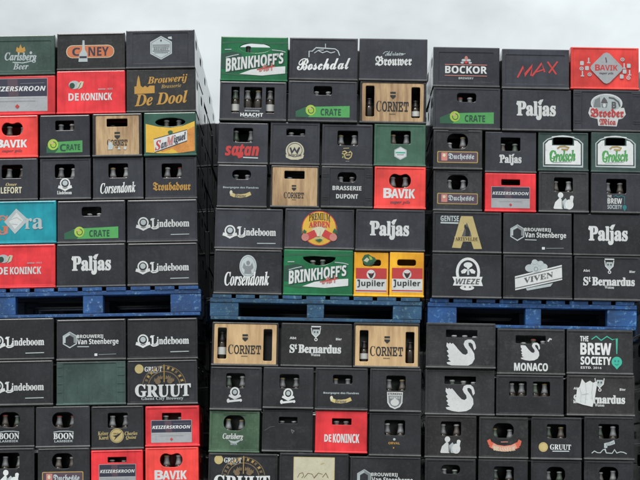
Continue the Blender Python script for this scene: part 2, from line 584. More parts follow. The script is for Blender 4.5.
def koninck(x, y):   # x, y = upper corner of the lettering, wide crate
    return [T('DE', 'sb', x, y, x+50, y+36, 'white', .03), T('KONINCK', 'sb', x+60, y, x+210, y+36, 'white', .03),
            E_(x+28, y-40, 26, 20, 'pale'), E_(x+18, y-36, 13, 14, 'forest'), P([(x+40, y-40), (x+60, y-58), (x+74, y-54), (x+66, y-28), (x+48, y-18)], 'cream'),
            Ln([(x+48, y-22), (x+60, y-50)], 3, 'forest'), T('anno 1833', 'sbi', x+143, y-22, x+212, y-14, 'pale')]
def steen(x, y):     # x, y = centre of the hexagon
    hx = [(x+36*math.sin(k*PI/3), y+37*math.cos(k*PI/3)) for k in range(6)]
    h2 = [(x+28*math.sin(k*PI/3), y+29*math.cos(k*PI/3)) for k in range(6)]
    return [Ln(hx, 5, 'pale', True), Ln(h2[1:5], 12, 'grey'), Ln(h2[3:], 8, 'pale'), T('BROUWERIJ', 'sb', x+34, y-24, x+160, y-3, 'white'),
            T('Van Steenberge', 'sb', x+36, y-4, x+234, y+30, 'white', .01), Ln([(x+36, y+33), (x+92, y+34)], 4, 'pale'),
            Rc(x+118, y+67, x+132, y+79, 'white', 2), Ln([(x+138, y+73), (x+222, y+71)], 3, 'grey')]
def figures(x, y):   # two white figures side by side
    return [E_(x-20, y-40, 13, 14, 'white'), P([(x-22, y-30), (x-46, y-6), (x-54, y+22), (x-50, y+26), (x-10, y+26), (x-8, y-10)], 'white'),
            P([(x-4, y+24), (x-8, y-14), (x+4, y-26), (x+18, y-6), (x+14, y+26)], 'pale'), E_(x+22, y+4, 20, 24, 'white'),
            P([(x+30, y-8), (x+24, y-26), (x+32, y-34), (x+42, y-28), (x+38, y-4)], 'white'), E_(x+34, y-31, 9, 8, 'white'), Ln([(x-14, y-26), (x-12, y+22)], 3, 'dim')]
def bern(x, y, torn=False):   # x, y = upper corner of the big lettering
    e = [T('S', 'b', x, y, x+25, y+42, 'white', .06), T('t', 'b', x+25, y-2, x+37, y+24, 'white', .05), T('Bernardus', 'b', x+42, y, x+248, y+42, 'white', .07),
         T('Abt', 'sb', x, y-36, x+32, y-24, 'white', .03), T('Bier', 'sb', x+222, y-34, x+250, y-22, 'white', .03),
         T('Watou', 'b', x+102, y+42, x+148, y+56, 'white', .02)]
    X = x+125
    e += [Ln([(X-22, y-86), (X+24, y-86)], 6, 'white'), P([(X-14, y-72), (X+16, y-72), (X+18, y-52), (X, y-36), (X-16, y-52)], 'pale'),
          Ln([(X-22, y-80), (X-18, y-52), (X, y-34), (X+18, y-52), (X+22, y-80)], 4, 'white'), E_(X-6, y-60, 4, 5, 'dim'), E_(X+8, y-60, 4, 5, 'dim'), O(X+1, y-24, 8, 8, 4, 'white')]
    return e
def swan(x, y, s):
    """White swan facing the grip; x, y = middle of the body."""
    pts = [(-70,-58),(-60,-52),(-56,-58),(-48,-52),(-42,-56),(-32,-46),(-14,-24),(4,-6),(18,-2),(28,-10),(26,-24),(14,-38),(8,-52),(14,-68),(28,-74),(46,-74),(58,-64),(64,-48),(66,-34),(58,-24),(54,-36),(50,-52),(40,-60),(30,-58),(32,-46),(46,-28),(58,-8),(60,16),(48,38),(26,50),(-10,54),(-40,50),(-66,42),(-70,34),(-50,30),(-64,20),(-58,14),(-68,2),(-60,-4),(-70,-20),(-62,-26),(-72,-42)]
    return [P([(x+a*s, y+c*s) for a, c in pts], 'white')]
def duch(x0, y0, x1, y1):
    w, h = x1-x0, y1-y0
    c = [(x0, y0), (x1, y0), (x1, y1), (x0, y1)]
    return [Rc(x0, y0, x1, y1, 'gold', 6), Rc(x0+4, y0+4, x1-4, y1-4, 'plum', 4), SUB, Rc(x0+w*.1, y0+h*.12, x0+w*.25, y1-h*.18, 'pink', 3), E_(x0+w*.17, y0+h*.35, w*.035, h*.14, 'cream'),
            T('Duchesse', 'fr', x0+w*.27, y0+h*.18, x1-w*.09, y1-h*.2, 'pale', .03)]
def cornet(x0, y0, x1, y1, col='black'):
    w = x1-x0; h = y1-y0; cx = (x0+x1)/2
    return [T('C', 'b', x0, y0, x0+w*.16, y1, col), T('ORNET', 'tt', x0+w*.18, y0+h*.04, x1, y1, col, .035), Ln([(cx-w*.1, y1+h*.2), (cx+w*.1, y1+h*.2)], 4, 'bronze')]
def shield(x, y, s=1):
    return [P([(x-13*s, y-17*s), (x+13*s, y-17*s), (x+13*s, y+6*s), (x, y+18*s), (x-13*s, y+6*s)], 'black'), Ln([(x-13*s, y-4*s), (x+13*s, y-4*s)], 5*s, 'wood')]
def gruut_big(x, y):   # x, y = upper corner of the big word
    e = [E_(x+20, y-72, 21, 22, 'straw'), T('GRUUT', 'b', x+46, y-82, x+130, y-58, 'white', .03), Ln([(x+60, y-52), (x+120, y-53)], 3, 'pale')]
    cx, cy = x+140, y+14
    for rx, ry, w_ in ((104, 100, 4), (76, 72, 5)):
        e.append(Ln([(cx+rx*math.sin(math.radians(k*8)), cy-ry*math.cos(math.radians(k*8))) for k in range(-11, 12)], w_, 'bronze'))
    for k in range(-6, 7):
        a = math.radians(k*14+random.uniform(-2, 2)); r = 89
        e.append(P([(cx+(r+dr)*math.sin(a+da), cy-(r+dr)*math.cos(a+da)) for dr, da in ((-9, -.06), (9, -.05), (6, .0), (10, .06), (-8, .05), (-3, 0))], random.choice(['bronze', 'bronze', 'gold'])))
    for k in (-2, -1, 1, 2):
        a = math.radians(k*24)
        e.append(P([(cx+48*math.sin(a)+p, cy-48*math.cos(a)+q) for p, q in ((-14, 8), (-10, -10), (-3, -2), (2, -12), (6, -2), (13, -8), (12, 9))], 'bronze'))
    e += [Ln([(cx, cy-105), (cx, cy-20)], 4, 'gold'), E_(cx-30, cy-24, 14, 14, 'bronze'), E_(cx+28, cy-26, 14, 13, 'bronze'),
          T('GRUUT', 'b', x-3, y-3, x+271, y+65, 'black', .09, arch=-4), T('GRUUT', 'b', x, y, x+268, y+62, 'white', .05, arch=-4), T('Ghent City Brewery', 'b', x+30, y+64, x+232, y+82, 'pale', .02)]
    return e
def bourg(x, y):     # x, y = middle
    return [T('Bourgogne des Flandres', 'sb', x-85, y-22, x+85, y-10, 'pale'), Ln([(x-48, y+14), (x-30, y+22), (x, y+24), (x+26, y+20), (x+48, y+10)], 17, 'straw'),
            E_(x-46, y+8, 7, 11, 'cream'), T('Brune', 'bi', x-30, y+14, x+26, y+30, 'dim', .02)]
def brink(x0, y0):   # x0, y0 = upper corner of the crate front
    e = []
    for (ya, yb, yc) in ((34, 28, 34), (178, 186, 178)):
        e.append(Ln([(x0+6, y0+ya), (x0+90, y0+yb), (x0+200, y0+yc), (x0+322, y0+ya-6)], 9, 'dgreen'))
    e += [P([(x0+4, y0+86), (x0+60, y0+74), (x0+100, y0+84), (x0+112, y0+160), (x0+4, y0+158)], 'forest'),
          Ln([(x0+26, y0+104), (x0+60, y0+94), (x0+88, y0+88)], 4, 'pale'), Ln([(x0+246, y0+64), (x0+290, y0+68), (x0+312, y0+74)], 4, 'pale'),
          P([(x0+92, y0+182), (x0+150, y0+160), (x0+230, y0+148), (x0+312, y0+142), (x0+312, y0+176), (x0+200, y0+188)], 'white'),
          T("BRINKHOFF'S", 'sb', x0+31, y0+94, x0+306, y0+154, 'forest', .09, slope=-.14, grow=-.13),
          T("BRINKHOFF'S", 'sb', x0+27, y0+92, x0+302, y0+151, 'white', .03, slope=-.14, grow=-.13),
          T('No1', 'scr', x0+186, y0+130, x0+250, y0+168, 'pink', .06, slope=-.12), Ln([(x0+176, y0+160), (x0+262, y0+142)], 5, 'red'), Ln([(x0+20, y0+66), (x0+52, y0+65)], 4, 'pale')]
    return e
def jup(x0, x1, y0):
    cx = (x0+x1)/2; w = x1-x0
    e = [Rc(x0+12, y0+78, x1-10, y0+194, 'white', 3), Rc(x0+12, y0+78, x1-10, y0+130, 'red', 3), Rc(x0+12, y0+184, x1-10, y0+190, 'red')]
    e += [SUB, E_(cx, y0+108, 21, 22, 'white'), P([(cx-17, y0+98), (cx-11, y0+103), (cx+9, y0+103), (cx+17, y0+96), (cx+13, y0+110), (cx+6, y0+124), (cx-2, y0+127), (cx-8, y0+118), (cx-13, y0+108)], 'black'),
          E_(cx+1, y0+106, 4, 3, 'red'), T('Jupiler', 'sb', x0+20, y0+136, x1-20, y0+172, 'black', .0), Ln([(x0+20, y0+137), (x0+32, y0+137)], 6, 'black')]
    return e
def grolsch(x0, y0):
    def arch(e, top):
        return [(x0+24+e, y0+166-e), (x0+24+e, y0+52+e*.5), (x0+44+e*.7, y0+34+e*.6)] + [(x0+44+152*t/8+ (e*.7)*(1-2*t/8), y0+34+e*.6-(top)*math.sin(PI*t/8)) for t in range(1, 8)] + [(x0+196-e*.7, y0+34+e*.6), (x0+216-e, y0+52+e*.5), (x0+216-e, y0+166-e)]
    def notched(e, top):                  # the label is cut away round the grip
        a = arch(e, top); hx0, hx1, hy = x0+70, x0+170, y0+64
        l = [p for p in a[2:] if p[0] < hx0-3]; r = [p for p in a[3:] if p[0] > hx1+3]
        return a[:2] + l + [(hx0-3, l[-1][1]-3), (hx0-3, hy), (hx1+3, hy), (hx1+3, r[0][1]-3)] + r
    return [Ln(arch(2, 18), 5, 'pale', True), P(notched(11, 15), 'white'), Ln([(x0+66, y0+24), (x0+92, y0+21), (x0+120, y0+20), (x0+148, y0+21), (x0+174, y0+24)], 5, 'white'), SUB,
            T('Grolsch', 'bi', x0+56, y0+86, x0+180, y0+142, 'green', .05, slope=-.05), O(x0+72, y0+108, 17, 21, 5, 'green'),
            Ln([(x0+92, y0+80), (x0+104, y0+70), (x0+128, y0+68), (x0+148, y0+74), (x0+140, y0+84), (x0+112, y0+82)], 7, 'gold'), Ln([(x0+70, y0+146), (x0+160, y0+141)], 3, 'pale')]
# ------------------------------------------------------------------ the crates
# K(stack, row, rectangle in the photo, plastic, drawing origin, label, grips, bottles, print)
CR = []
def K(tower, row, rect, col, org, label, holes=(), bottles=(), logo=(), **kw):
    CR.append(dict(t=tower, r=row, rect=rect, col=col, org=org, label=label, holes=list(holes), bottles=list(bottles), logo=list(logo), **kw))
def H(x0, y0, x1, y1, r=.15, k='rr'): return (k, x0, y0, x1, y1, r)
def hexa(cx, cy, rx, ry): return [(cx+rx*math.sin(k*PI/3), cy-ry*math.cos(k*PI/3)) for k in range(6)]

# ---- first stack
o = (0, 20)
K('a', 1, (-14, 35, 55.2, 75.2), 'oldgreen', o, 'dull green crate with gold crown print on the top row', logo=[
    P([(76, 148), (80, 128), (90, 136), (98, 116), (106, 136), (118, 128), (122, 148), (112, 156), (86, 156)], 'amber'),
    T('Carlsberg', 'bi', 22, 155, 176, 205, 'pale', .035, slope=.02), Ln([(60, 202), (110, 206), (150, 198), (172, 186)], 5, 'pale'), E_(148, 158, 6, 7, 'pale'),
    T('Beer', 'bi', 62, 208, 137, 238, 'pale', .03)], recess=(-50, 100, 246, 246))
K('a', 1, (56.7, 32.5, 125.2, 69.9), 'brown', o, 'black crate with an orange pill badge and white bottle emblem', logo=[
    Rc(317, 119, 548, 181, 'cream', 30), Rc(320, 122, 545, 178, 'orange', 27), T('C', 'sb', 346, 131, 384, 170, 'navy', .01), T('NEY', 'sb', 424, 129, 521, 171, 'navy', .01, shear=-.0),
    P([(396, 96), (405, 96), (407, 140), (418, 160), (420, 199), (376, 199), (380, 162), (393, 142)], 'pale'), P([(381, 172), (416, 172), (416, 182), (381, 182)], 'navy')])
o = (110, 20)
K('a', 1, (125.8, 29.6, 195, 69), 'black', o, 'black crate with pale hexagon badge at the top corner', side=True, logo=[
    P(hexa(245, 133, 60, 57), 'pale'), Ln(hexa(245, 133, 52, 50), 2.5, 'grey', True), P([(241, 98), (245, 92), (249, 98), (245, 106)], 'navy'), Ln([(205, 120), (286, 120)], 5, 'grey'), Ln([(205, 128), (286, 128)], 3, 'grey'),
    Ln([(205, 148), (286, 148)], 4, 'grey'), Ln([(212, 156), (278, 156)], 3, 'grey'), T('BREWERY', 'sb', 210, 132, 281, 144, 'grey'), P([(278, 82), (296, 80), (298, 94), (280, 90)], 'pale')], recess=(108, 62, 376, 208))
o = (0, 20)
K('a', 2, (-14, 75.4, 55.5, 114.6), 'red', o, 'red crate with navy and silver label under the dull green crate', logo=keizer(-62, 280, 228, 438))
K('a', 2, (56.3, 70.3, 125.5, 114), 'red', o, 'red crate with white lettering under the orange pill badge', logo=koninck(328, 350))
o = (110, 20)
K('a', 2, (126.2, 68.8, 196, 110.8), 'brown', o, 'black crate with gold church and large gold slanted lettering', side=True, logo=[
    P([(117, 353), (117, 318), (127, 315), (130, 292), (132, 280), (137, 262), (142, 280), (144, 292), (147, 314), (158, 322), (168, 314), (180, 322), (190, 314), (214, 314), (214, 350)], 'amber'),
    T('Brouwerij', 'bi', 180, 266, 372, 310, 'amber', .02, slope=-.06), T('Brasserie', 'bi', 245, 308, 342, 326, 'gold', .01, slope=-.06), T('De Dool', 'bi', 118, 346, 372, 406, 'amber', .03, slope=-.06)])
o = (0, 105)
K('a', 3, (-13, 115.4, 38.3, 157.9), 'scarlet', o, 'scarlet crate with bean shaped grip under the navy label', [H(8, 82, 110, 148, .48, 'bean')], [(38, 104, 's'), (102, 106, 's')], bavik(-24, 165, 130, 205))
K('a', 3, (39.6, 115, 90.2, 157.5), 'black', o, 'narrow black crate with green wedge label under red crate', [H(266, 76, 356, 122)], [(287, 92, 'w'), (340, 95, 'w')], crate_s(224, 230))
K('a', 3, (92.3, 113.5, 142.3, 156), 'brown', o, 'wooden fronted crate with white smears over its dark lettering', [H(512, 66, 612, 104, .12)], [(535, 98, 'k')],
  cornet(514, 165, 612, 196) + [shield(563, 147)[0], shield(563, 147)[1], P([(518, 214), (520, 182), (534, 176), (544, 196), (540, 214)], 'pale'), P([(564, 214), (570, 198), (580, 214)], 'pale'), P([(592, 212), (598, 198), (608, 206), (604, 216)], 'pale')], panel=(458, 50, 668, 240))
o = (110, 105)
K('a', 3, (143.7, 112.3, 196.5, 156.2), 'pine', o, 'green crate with sunny yellow label on its lower front', [H(218, 62, 362, 104, .5, 'ell')], [(265, 72, 's'), (322, 74, 's')], [
    P([(172, 90), (230, 104), (290, 110), (350, 102), (407, 80), (407, 222), (350, 230), (290, 233), (230, 231), (172, 226)], 'sun'), P([(370, 122), (407, 104), (407, 222), (330, 232), (300, 210), (250, 226), (240, 218), (368, 178)], 'wheat'), SUB,
    P([(210, 164), (370, 121), (370, 174), (214, 227)], 'white'), Ln([(210, 164), (370, 121)], 3.5, 'navy'), Ln([(214, 227), (370, 174)], 3.5, 'navy'), E_(290, 132, 12, 9, 'dgreen'),
    T('S', 'bi', 216, 170, 244, 216, 'red', .03, slope=-.2), T('an', 'bi', 244, 180, 272, 206, 'navy', .02, slope=-.25), T('M', 'bi', 270, 152, 308, 194, 'pink', .04, slope=-.25), T('iguel', 'bi', 306, 138, 364, 184, 'navy', .02, slope=-.28)], side=True)
o = (0, 105)
K('a', 4, (-13, 158.3, 38, 200.2), 'black', o, 'black crate with cream capitals under the scarlet crate', [H(8, 288, 108, 352)], [(32, 306, 's'), (97, 308, 's')], [
    T('Omer', 'bi', 28, 374, 82, 389, 'straw', .02), T('LEFORT', 'sb', 4, 394, 105, 425, 'cream', .02)])
K('a', 4, (39.6, 158, 91, 200), 'black', o, 'narrow black crate with white crest under the green wedge', [H(263, 284, 358, 350)], [(283, 302, 'w'), (347, 304, 'w')], lind_s(312, 382))
K('a', 4, (92.5, 157, 143.5, 199.8), 'black', o, 'narrow black crate with white slanted lettering under wooden front', [H(520, 280, 614, 348, .12)], [(538, 300, 's'), (604, 300, 'w')], [T('Corsendonk', 'bi', 480, 370, 650, 422, 'white', .02, slope=-.03)])
o = (110, 105)
K('a', 4, (144.8, 156.3, 197, 199.2), 'black', o, 'black crate with amber blackletter under the yellow label', [H(248, 280, 345, 348, .12)], [(266, 298, 'w'), (330, 298, 'r')], [T('Troubadour', 'fr', 205, 368, 386, 410, 'amber', .035)], side=True)
o = (0, 195)
K('a', 5, (-13, 200.8, 56.7, 244), 'teal', o, 'teal crate with a white diamond over its lettering', logo=[
    T('G', 'b', -24, 96, 46, 190, 'pink', .02), T('G', 'b', -14, 112, 34, 176, 'orange'), P([(78, 65), (137, 120), (72, 187), (20, 128)], 'pale'), P([(80, 84), (112, 122), (72, 164), (44, 128)], 'white'), Ln([(50, 118), (80, 108), (104, 124)], 4, 'pale'), Ln([(56, 138), (84, 142)], 4, 'pale'),
    T('r', 'b', 120, 112, 154, 164, 'pale', .03), T('a', 'b', 156, 112, 206, 166, 'pale', .03)])
K('a', 5, (57, 200.2, 125.6, 243.3), 'black', o, 'wide black crate with green wedge label beside the teal crate', [H(392, 57, 486, 100, .25)], [(420, 89, 'w'), (470, 89, 'w')], crate_l(308, 210))
o = (110, 195)
K('a', 5, (127, 199.5, 197.5, 242.5), 'black', o, 'black crate with white crest and lettering under amber blackletter', side=True, logo=lind(160, 138))
o = (0, 195)
K('a', 6, (-13, 244.2, 55.8, 287.5), 'red', o, 'red crate with white lettering between teal crate and pallet', logo=koninck(-12, 345))
K('a', 6, (56.3, 243.5, 125.6, 287), 'char', o, 'black crate with fat white lettering beside the lower red crate', logo=paljas(345, 283))
o = (110, 195)
K('a', 6, (127.3, 242.7, 198, 286), 'char', o, 'black crate with white crest resting on the first blue pallet', side=True, logo=lind(158, 348))
o = (0, 285)
K('a', 7, (-15.5, 318.3, 54.2, 359.6), 'char', o, 'black crate with white crest under the pallet at the frame edge', logo=lind(-8, 275))
K('a', 7, (56.3, 319, 126, 360), 'char', o, 'black crate with pale hexagon emblem under the first pallet', logo=steen(335, 262))
o = (110, 285)
K('a', 7, (127, 318, 197.7, 359.3), 'char', o, 'black crate with white crest above the bronze wheel crate', side=True, logo=lind(158, 268))
o = (0, 380)
K('a', 8, (-16, 360.5, 53.3, 405.5), 'char', o, 'black crate with white crest beside the plain green crate', logo=lind(-10, 35))
K('a', 8, (56, 360.8, 126, 405.5), 'slate', o, 'plain slate green crate with a sunken panel and no print', recess=(303, -84, 559, 112), posts=(303, 559, (-60, -20, 20, 60)))
o = (110, 380)
K('a', 8, (127, 359.8, 197.7, 404.8), 'char', o, 'black crate with bronze wheel over white capitals, red crate below', logo=gruut_big(120, 17), side=True)
o = (0, 380)
def boon(x, y):
    return [Ln([(x-48, y-22), (x-20, y-26), (x+20, y-26), (x+48, y-22)], 4, 'pale'), T('BOON', 'b', x-49, y-18, x+49, y+12, 'white', .04), T('LAMBIEK', 'sb', x-44, y+16, x+44, y+27, 'pale')]
K('a', 9, (-16, 406.3, 34.4, 447), 'char', o, 'black crate with white capitals above the two white figures', [H(-8, 155, 95, 228, .45)], [(17, 168, 'r'), (78, 170, 's')], boon(43, 272))
K('a', 9, (35.4, 406, 90, 447.2), 'char', o, 'black crate with white capitals under the plain green crate', [H(250, 155, 355, 230, .45)], [(273, 172, 'r'), (344, 172, 'r')], boon(305, 272))
K('a', 9, (91, 405.8, 143.8, 447.7), 'char', o, 'black crate with yellow disc and dark bird', [H(517, 158, 613, 230, .12)], [(533, 170, 'w'), (600, 170, 'w')], [
    E_(560, 267, 34, 35, 'straw'), O(560, 267, 31, 32, 2, 'bronze'), P([(540, 268), (560, 264), (584, 250), (572, 266), (562, 274), (546, 290), (554, 274)], 'black'), T('CIRCUS', 'sb', 544, 254, 568, 260, 'black'),
    T('Keizer', 'b', 470, 246, 520, 264, 'straw', .02), T('Karel', 'b', 474, 267, 520, 285, 'straw', .02), T('Charles', 'bi', 598, 248, 660, 266, 'straw', .02), T('Quint', 'bi', 604, 268, 654, 288, 'straw', .02)])
o = (110, 380)
K('a', 9, (145, 405.6, 199.6, 446.5), 'red', o, 'narrow red crate with navy label under the bronze wheel', [H(250, 158, 342, 192, .1)], [(265, 170, 'w'), (330, 180, 'w')], keizer(197, 192, 392, 300), side=True)
o = (0, 380)
K('a', 10, (-16, 448, 34.5, 490), 'char', o, 'black crate with two white figures at the frame edge', [H(-10, 350, 92, 425, .15)], [(15, 366, 's'), (82, 366, 's')], figures(47, 485))
K('a', 10, (37.5, 448, 90, 490), 'char', o, 'black crate with gold framed plaque on the bottom visible row', [H(250, 352, 352, 425, .45)], [(270, 370, 'w'), (343, 370, 'w')], duch(202, 440, 400, 512))
K('a', 10, (90.8, 449.8, 143.3, 491), 'red', o, 'red crate with navy label under the bird disc', [H(517, 370, 607, 396, .1)], [(532, 382, 'w'), (592, 388, 'w')], keizer(475, 404, 652, 512))
o = (110, 380)
K('a', 10, (145, 447, 199, 490), 'scarlet', o, 'scarlet crate with bean shaped grip under a red crate', [H(240, 350, 348, 418, .48, 'bean')], [(268, 362, 's'), (328, 362, 's')], bavik(213, 432, 368, 478), side=True)

# ---- second stack
o = (210, 30)
K('b', 1, (220.4, 36.3, 288, 80.8), 'emerald', o, 'bright green crate with white slanted lettering against the sky', [H(140, 62, 291, 110, .5, 'ell')], [(183, 76, 'k')], brink(50, 30), side=True)
K('b', 1, (289.2, 37.7, 358, 80.2), 'black', o, 'black crate with white script under a roof outline', logo=[
    Ln([(475, 132), (475, 103), (490, 103), (508, 86), (600, 90), (614, 100), (622, 122)], 4.5, 'pale'), Ln([(553, 88), (553, 66)], 3.5, 'pale'), Ln([(520, 100), (540, 110), (560, 102), (580, 110), (600, 104)], 4, 'pale'), Ln([(500, 112), (520, 98), (545, 96)], 3.5, 'pale'),
    T('Boschdal', 'scr', 418, 134, 674, 192, 'white', .045, slope=-.04)])
o = (320, 30)
K('b', 1, (359, 38.3, 427.7, 80.6), 'black', o, 'black crate with white blackletter on the top row', logo=[
    T('Adriaen', 'scr', 312, 100, 400, 124, 'pale', .03, slope=-.04), T('Brouwer', 'fr', 266, 124, 441, 172, 'white', .045, slope=-.02), Ln([(302, 116), (312, 106), (326, 104)], 3, 'pale'), Ln([(380, 110), (400, 116), (410, 112)], 3, 'pale')], side=True)
o = (210, 30)
K('b', 2, (219.4, 81.5, 286.7, 121.7), 'black', o, 'black crate with three tall openings showing four bottles', [H(102, 274, 141, 397, .1), H(163, 274, 249, 374, .08), H(268, 274, 309, 397, .1)],
  [(121, 292, 'L'), (180, 290, 's'), (232, 290, 's'), (288, 290, 'L')], [T('BROUWERIJ', 'sb', 168, 384, 238, 393, 'pale'), T('HAACHT', 'sb', 147, 398, 256, 416, 'white', .05), T('BRASSERIE', 'sb', 168, 420, 237, 428, 'pale')], side=True)
K('b', 2, (288, 80.8, 357.5, 121.7), 'black', o, 'wide black crate with green wedge label under the white script', [H(497, 270, 585, 312, .25)], [(512, 296, 'w'), (568, 298, 'w')], crate_l(412, 420))
o = (320, 30)
K('b', 2, (359.6, 81.2, 426.7, 122.5), 'brown', o, 'wooden fronted crate with two tall slots under white blackletter', [H(219, 268, 261, 416, .16), H(439, 272, 481, 420, .16)], [(238, 330, 'k'), (462, 340, 'K')], cornet(270, 340, 426, 392) + shield(350, 313), panel=(201, 247, 499, 439), side=True)
o = (210, 115)
K('b', 3, (218, 122.3, 268.3, 163.5), 'black', o, 'black crate with red cartoonish lettering', [H(112, 62, 205, 130, .12)], [(124, 78, 's'), (196, 78, 's')], [
    T('satan', 'sbi', 73, 140, 236, 196, 'red', .06), P([(124, 180), (160, 176), (158, 202), (138, 208)], 'red'), Ln([(160, 203), (232, 205)], 6, 'pale')], side=True)
K('b', 3, (270, 122, 320, 164.6), 'black', o, 'black crate with round cream emblem', [H(366, 66, 456, 98)], [(390, 86, 'w'), (445, 88, 's')], [
    E_(408, 171, 44, 42, 'cream'), P([(364, 190), (452, 190), (448, 206), (424, 214), (390, 214), (366, 204)], 'cream'), O(408, 168, 36, 34, 2.5, 'navy'), Ln([(386, 156), (394, 180), (406, 160), (418, 180), (430, 154)], 8, 'navy'), T('WIECKSE', 'sb', 376, 188, 440, 198, 'navy')])
o = (320, 115)
K('b', 3, (321.7, 123.8, 373, 165.6), 'black', o, 'black crate with small yellow scribbled emblem', [H(84, 75, 182, 145, .1)], [(100, 98, 's'), (166, 98, 's')], [
    Ln([(108, 178), (120, 172), (130, 180), (118, 188), (106, 184)], 5, 'straw'), Ln([(118, 190), (122, 206), (138, 210), (150, 200), (154, 182), (146, 174), (138, 182)], 5, 'straw'), Ln([(126, 192), (146, 190)], 5, 'straw'), Ln([(112, 196), (110, 206)], 4, 'lime'), Ln([(112, 160), (140, 158)], 3, 'straw'), Ln([(124, 222), (142, 221)], 3, 'grey')])
K('b', 3, (373.8, 123.7, 426, 166), 'fern', o, 'green crate with pale round badge under the wooden front', [H(340, 75, 435, 138, .1)], [(352, 96, 's'), (418, 96, 's')], [P(hexa(387, 183, 34, 32), 'pale'), P(hexa(387, 183, 28, 27), 'white'), Ln([(364, 180), (410, 180)], 7, 'mint'), Ln([(370, 190), (404, 190)], 3, 'grey')], side=True)
o = (210, 115)
K('b', 4, (217, 164.4, 267.2, 207), 'black', o, 'black crate with straw coloured ribbon under the red lettering', [H(106, 264, 195, 308, .45)], [(124, 286, 's'), (180, 286, 'w')], bourg(148, 365), side=True)
K('b', 4, (270.4, 165.3, 319.4, 207.6), 'brown', o, 'narrow wooden fronted crate under the round cream emblem', [H(356, 268, 453, 306, .12)], [(382, 298, 's')], cornet(355, 370, 452, 400) + shield(403, 350, .8), panel=(298, 247, 516, 440))
o = (320, 115)
K('b', 4, (321, 166.2, 373, 209), 'char', o, 'black ribbed crate with two lines of white capitals', [H(84, 276, 174, 322, .45)], [(100, 300, 's'), (155, 300, 's')], [T('BRASSERIE', 'sb', 60, 341, 199, 362, 'white', .03), T('DUPONT', 'sb', 78, 380, 183, 402, 'white', .03)],
  recess=(46, 254, 214, 446), posts=(46, 214, (290, 300, 400, 410)))
K('b', 4, (374, 166.6, 426, 209.8), 'scarlet', o, 'scarlet crate with bean shaped grip under a green crate', [H(332, 280, 436, 350, .48, 'bean')], [(350, 300, 's'), (412, 300, 's')], bavik(304, 352, 456, 400), side=True)
o = (210, 205)
K('b', 5, (214.6, 208, 283, 249.2), 'black', o, 'black crate with white crest and lettering under a straw ribbon', side=True, logo=lind(96, 130))
K('b', 5, (284.6, 208.4, 354.4, 249.8), 'black', o, 'black crate with a round yellow badge of red apples', logo=[
    P([(438, 140), (440, 96), (456, 104), (458, 130)], 'dgreen'), P([(612, 138), (612, 96), (594, 104), (590, 130)], 'dgreen'), E_(524, 112, 84, 84, 'red'), E_(524, 112, 80, 80, 'sun'), E_(522, 128, 40, 44, 'straw'), T('PREMIUM', 'b', 474, 46, 576, 80, 'black', .01, arch=8),
    T('ARDEN', 'b', 474, 80, 576, 110, 'red', .05, arch=3), E_(524, 128, 34, 24, 'cream'), Ln([(452, 160), (476, 150), (508, 134)], 34, 'red'), Ln([(598, 158), (574, 148), (544, 132)], 34, 'red'), E_(458, 156, 18, 18, 'pink'), E_(592, 154, 18, 18, 'pink'), E_(466, 146, 7, 5, 'pink'), E_(590, 144, 7, 5, 'pink'), P([(444, 132), (452, 118), (464, 128), (458, 138)], 'dgreen'), P([(588, 130), (598, 110), (608, 124), (600, 134)], 'dgreen'), P([(510, 124), (520, 112), (530, 124), (526, 150), (514, 150)], 'cream'), P([(504, 168), (530, 162), (542, 168), (524, 178)], 'dgreen')])
o = (320, 205)
K('b', 5, (355.4, 209.3, 425.2, 250.6), 'black', o, 'black crate with fat white lettering above the yellow half crates', logo=paljas(240, 68), side=True)
o = (210, 205)
K('b', 6, (213.8, 249.5, 282, 294.6), 'char', o, 'black crate with pale oval monk medallion over white slanted lettering', side=True, logo=[
    E_(182, 294, 41, 54, 'pale'), O(182, 294, 36, 48, 2, 'grey'), E_(182, 278, 9, 11, 'grey'), P([(170, 292), (194, 292), (200, 330), (164, 330)], 'grey'), P([(162, 276), (170, 290), (166, 310), (156, 300)], 'grey'), P([(202, 276), (194, 290), (198, 310), (208, 300)], 'grey'),
    T('Corsendonk', 'bi', 70, 320, 285, 388, 'white', .025, slope=-.02)])
K('b', 6, (283.2, 249.6, 353.3, 295), 'emerald', o, 'bright green crate with white slanted lettering beside yellow half crates', [H(445, 246, 602, 290, .3, 'smile')], [(495, 268, 's'), (542, 262, 's')], brink(352, 210))
o = (320, 205)
K('b', 6, (353.5, 251.9, 388.8, 296), 'yellow', o, 'yellow half crate with torn green paper in its grip', [H(206, 262, 292, 292, .35)], [], jup(160, 330, 225) + [
    P([(200, 262), (212, 240), (232, 236), (246, 246), (262, 252), (270, 266), (252, 280), (240, 292), (214, 288)], 'dgreen'), P([(208, 268), (224, 252), (236, 262), (226, 276)], 'cream'), P([(232, 244), (246, 250), (252, 262), (240, 264)], 'lime'), P([(238, 284), (252, 272), (262, 278), (246, 292)], 'forest')])
K('b', 6, (389.2, 252, 424.2, 296.4), 'yellow', o, 'yellow half crate with a clear empty grip', [H(370, 262, 460, 292, .35)], [], jup(333, 502, 225), side=True)
o = (200, 290)
K('b', 7, (211.5, 322, 278.7, 366), 'brown', o, 'wooden fronted crate with a white bottle label in its slot', [H(84, 182, 127, 331, .14), H(304, 186, 346, 338, .14)], [(104, 200, 'K')], cornet(135, 262, 293, 308) + shield(216, 229), panel=(66, 161, 368, 356), side=True)
K('b', 7, (280.8, 323, 352.3, 366.8), 'brown', o, 'black crate with white monk mask between two wooden fronts', logo=bern(430, 262))
o = (320, 290)
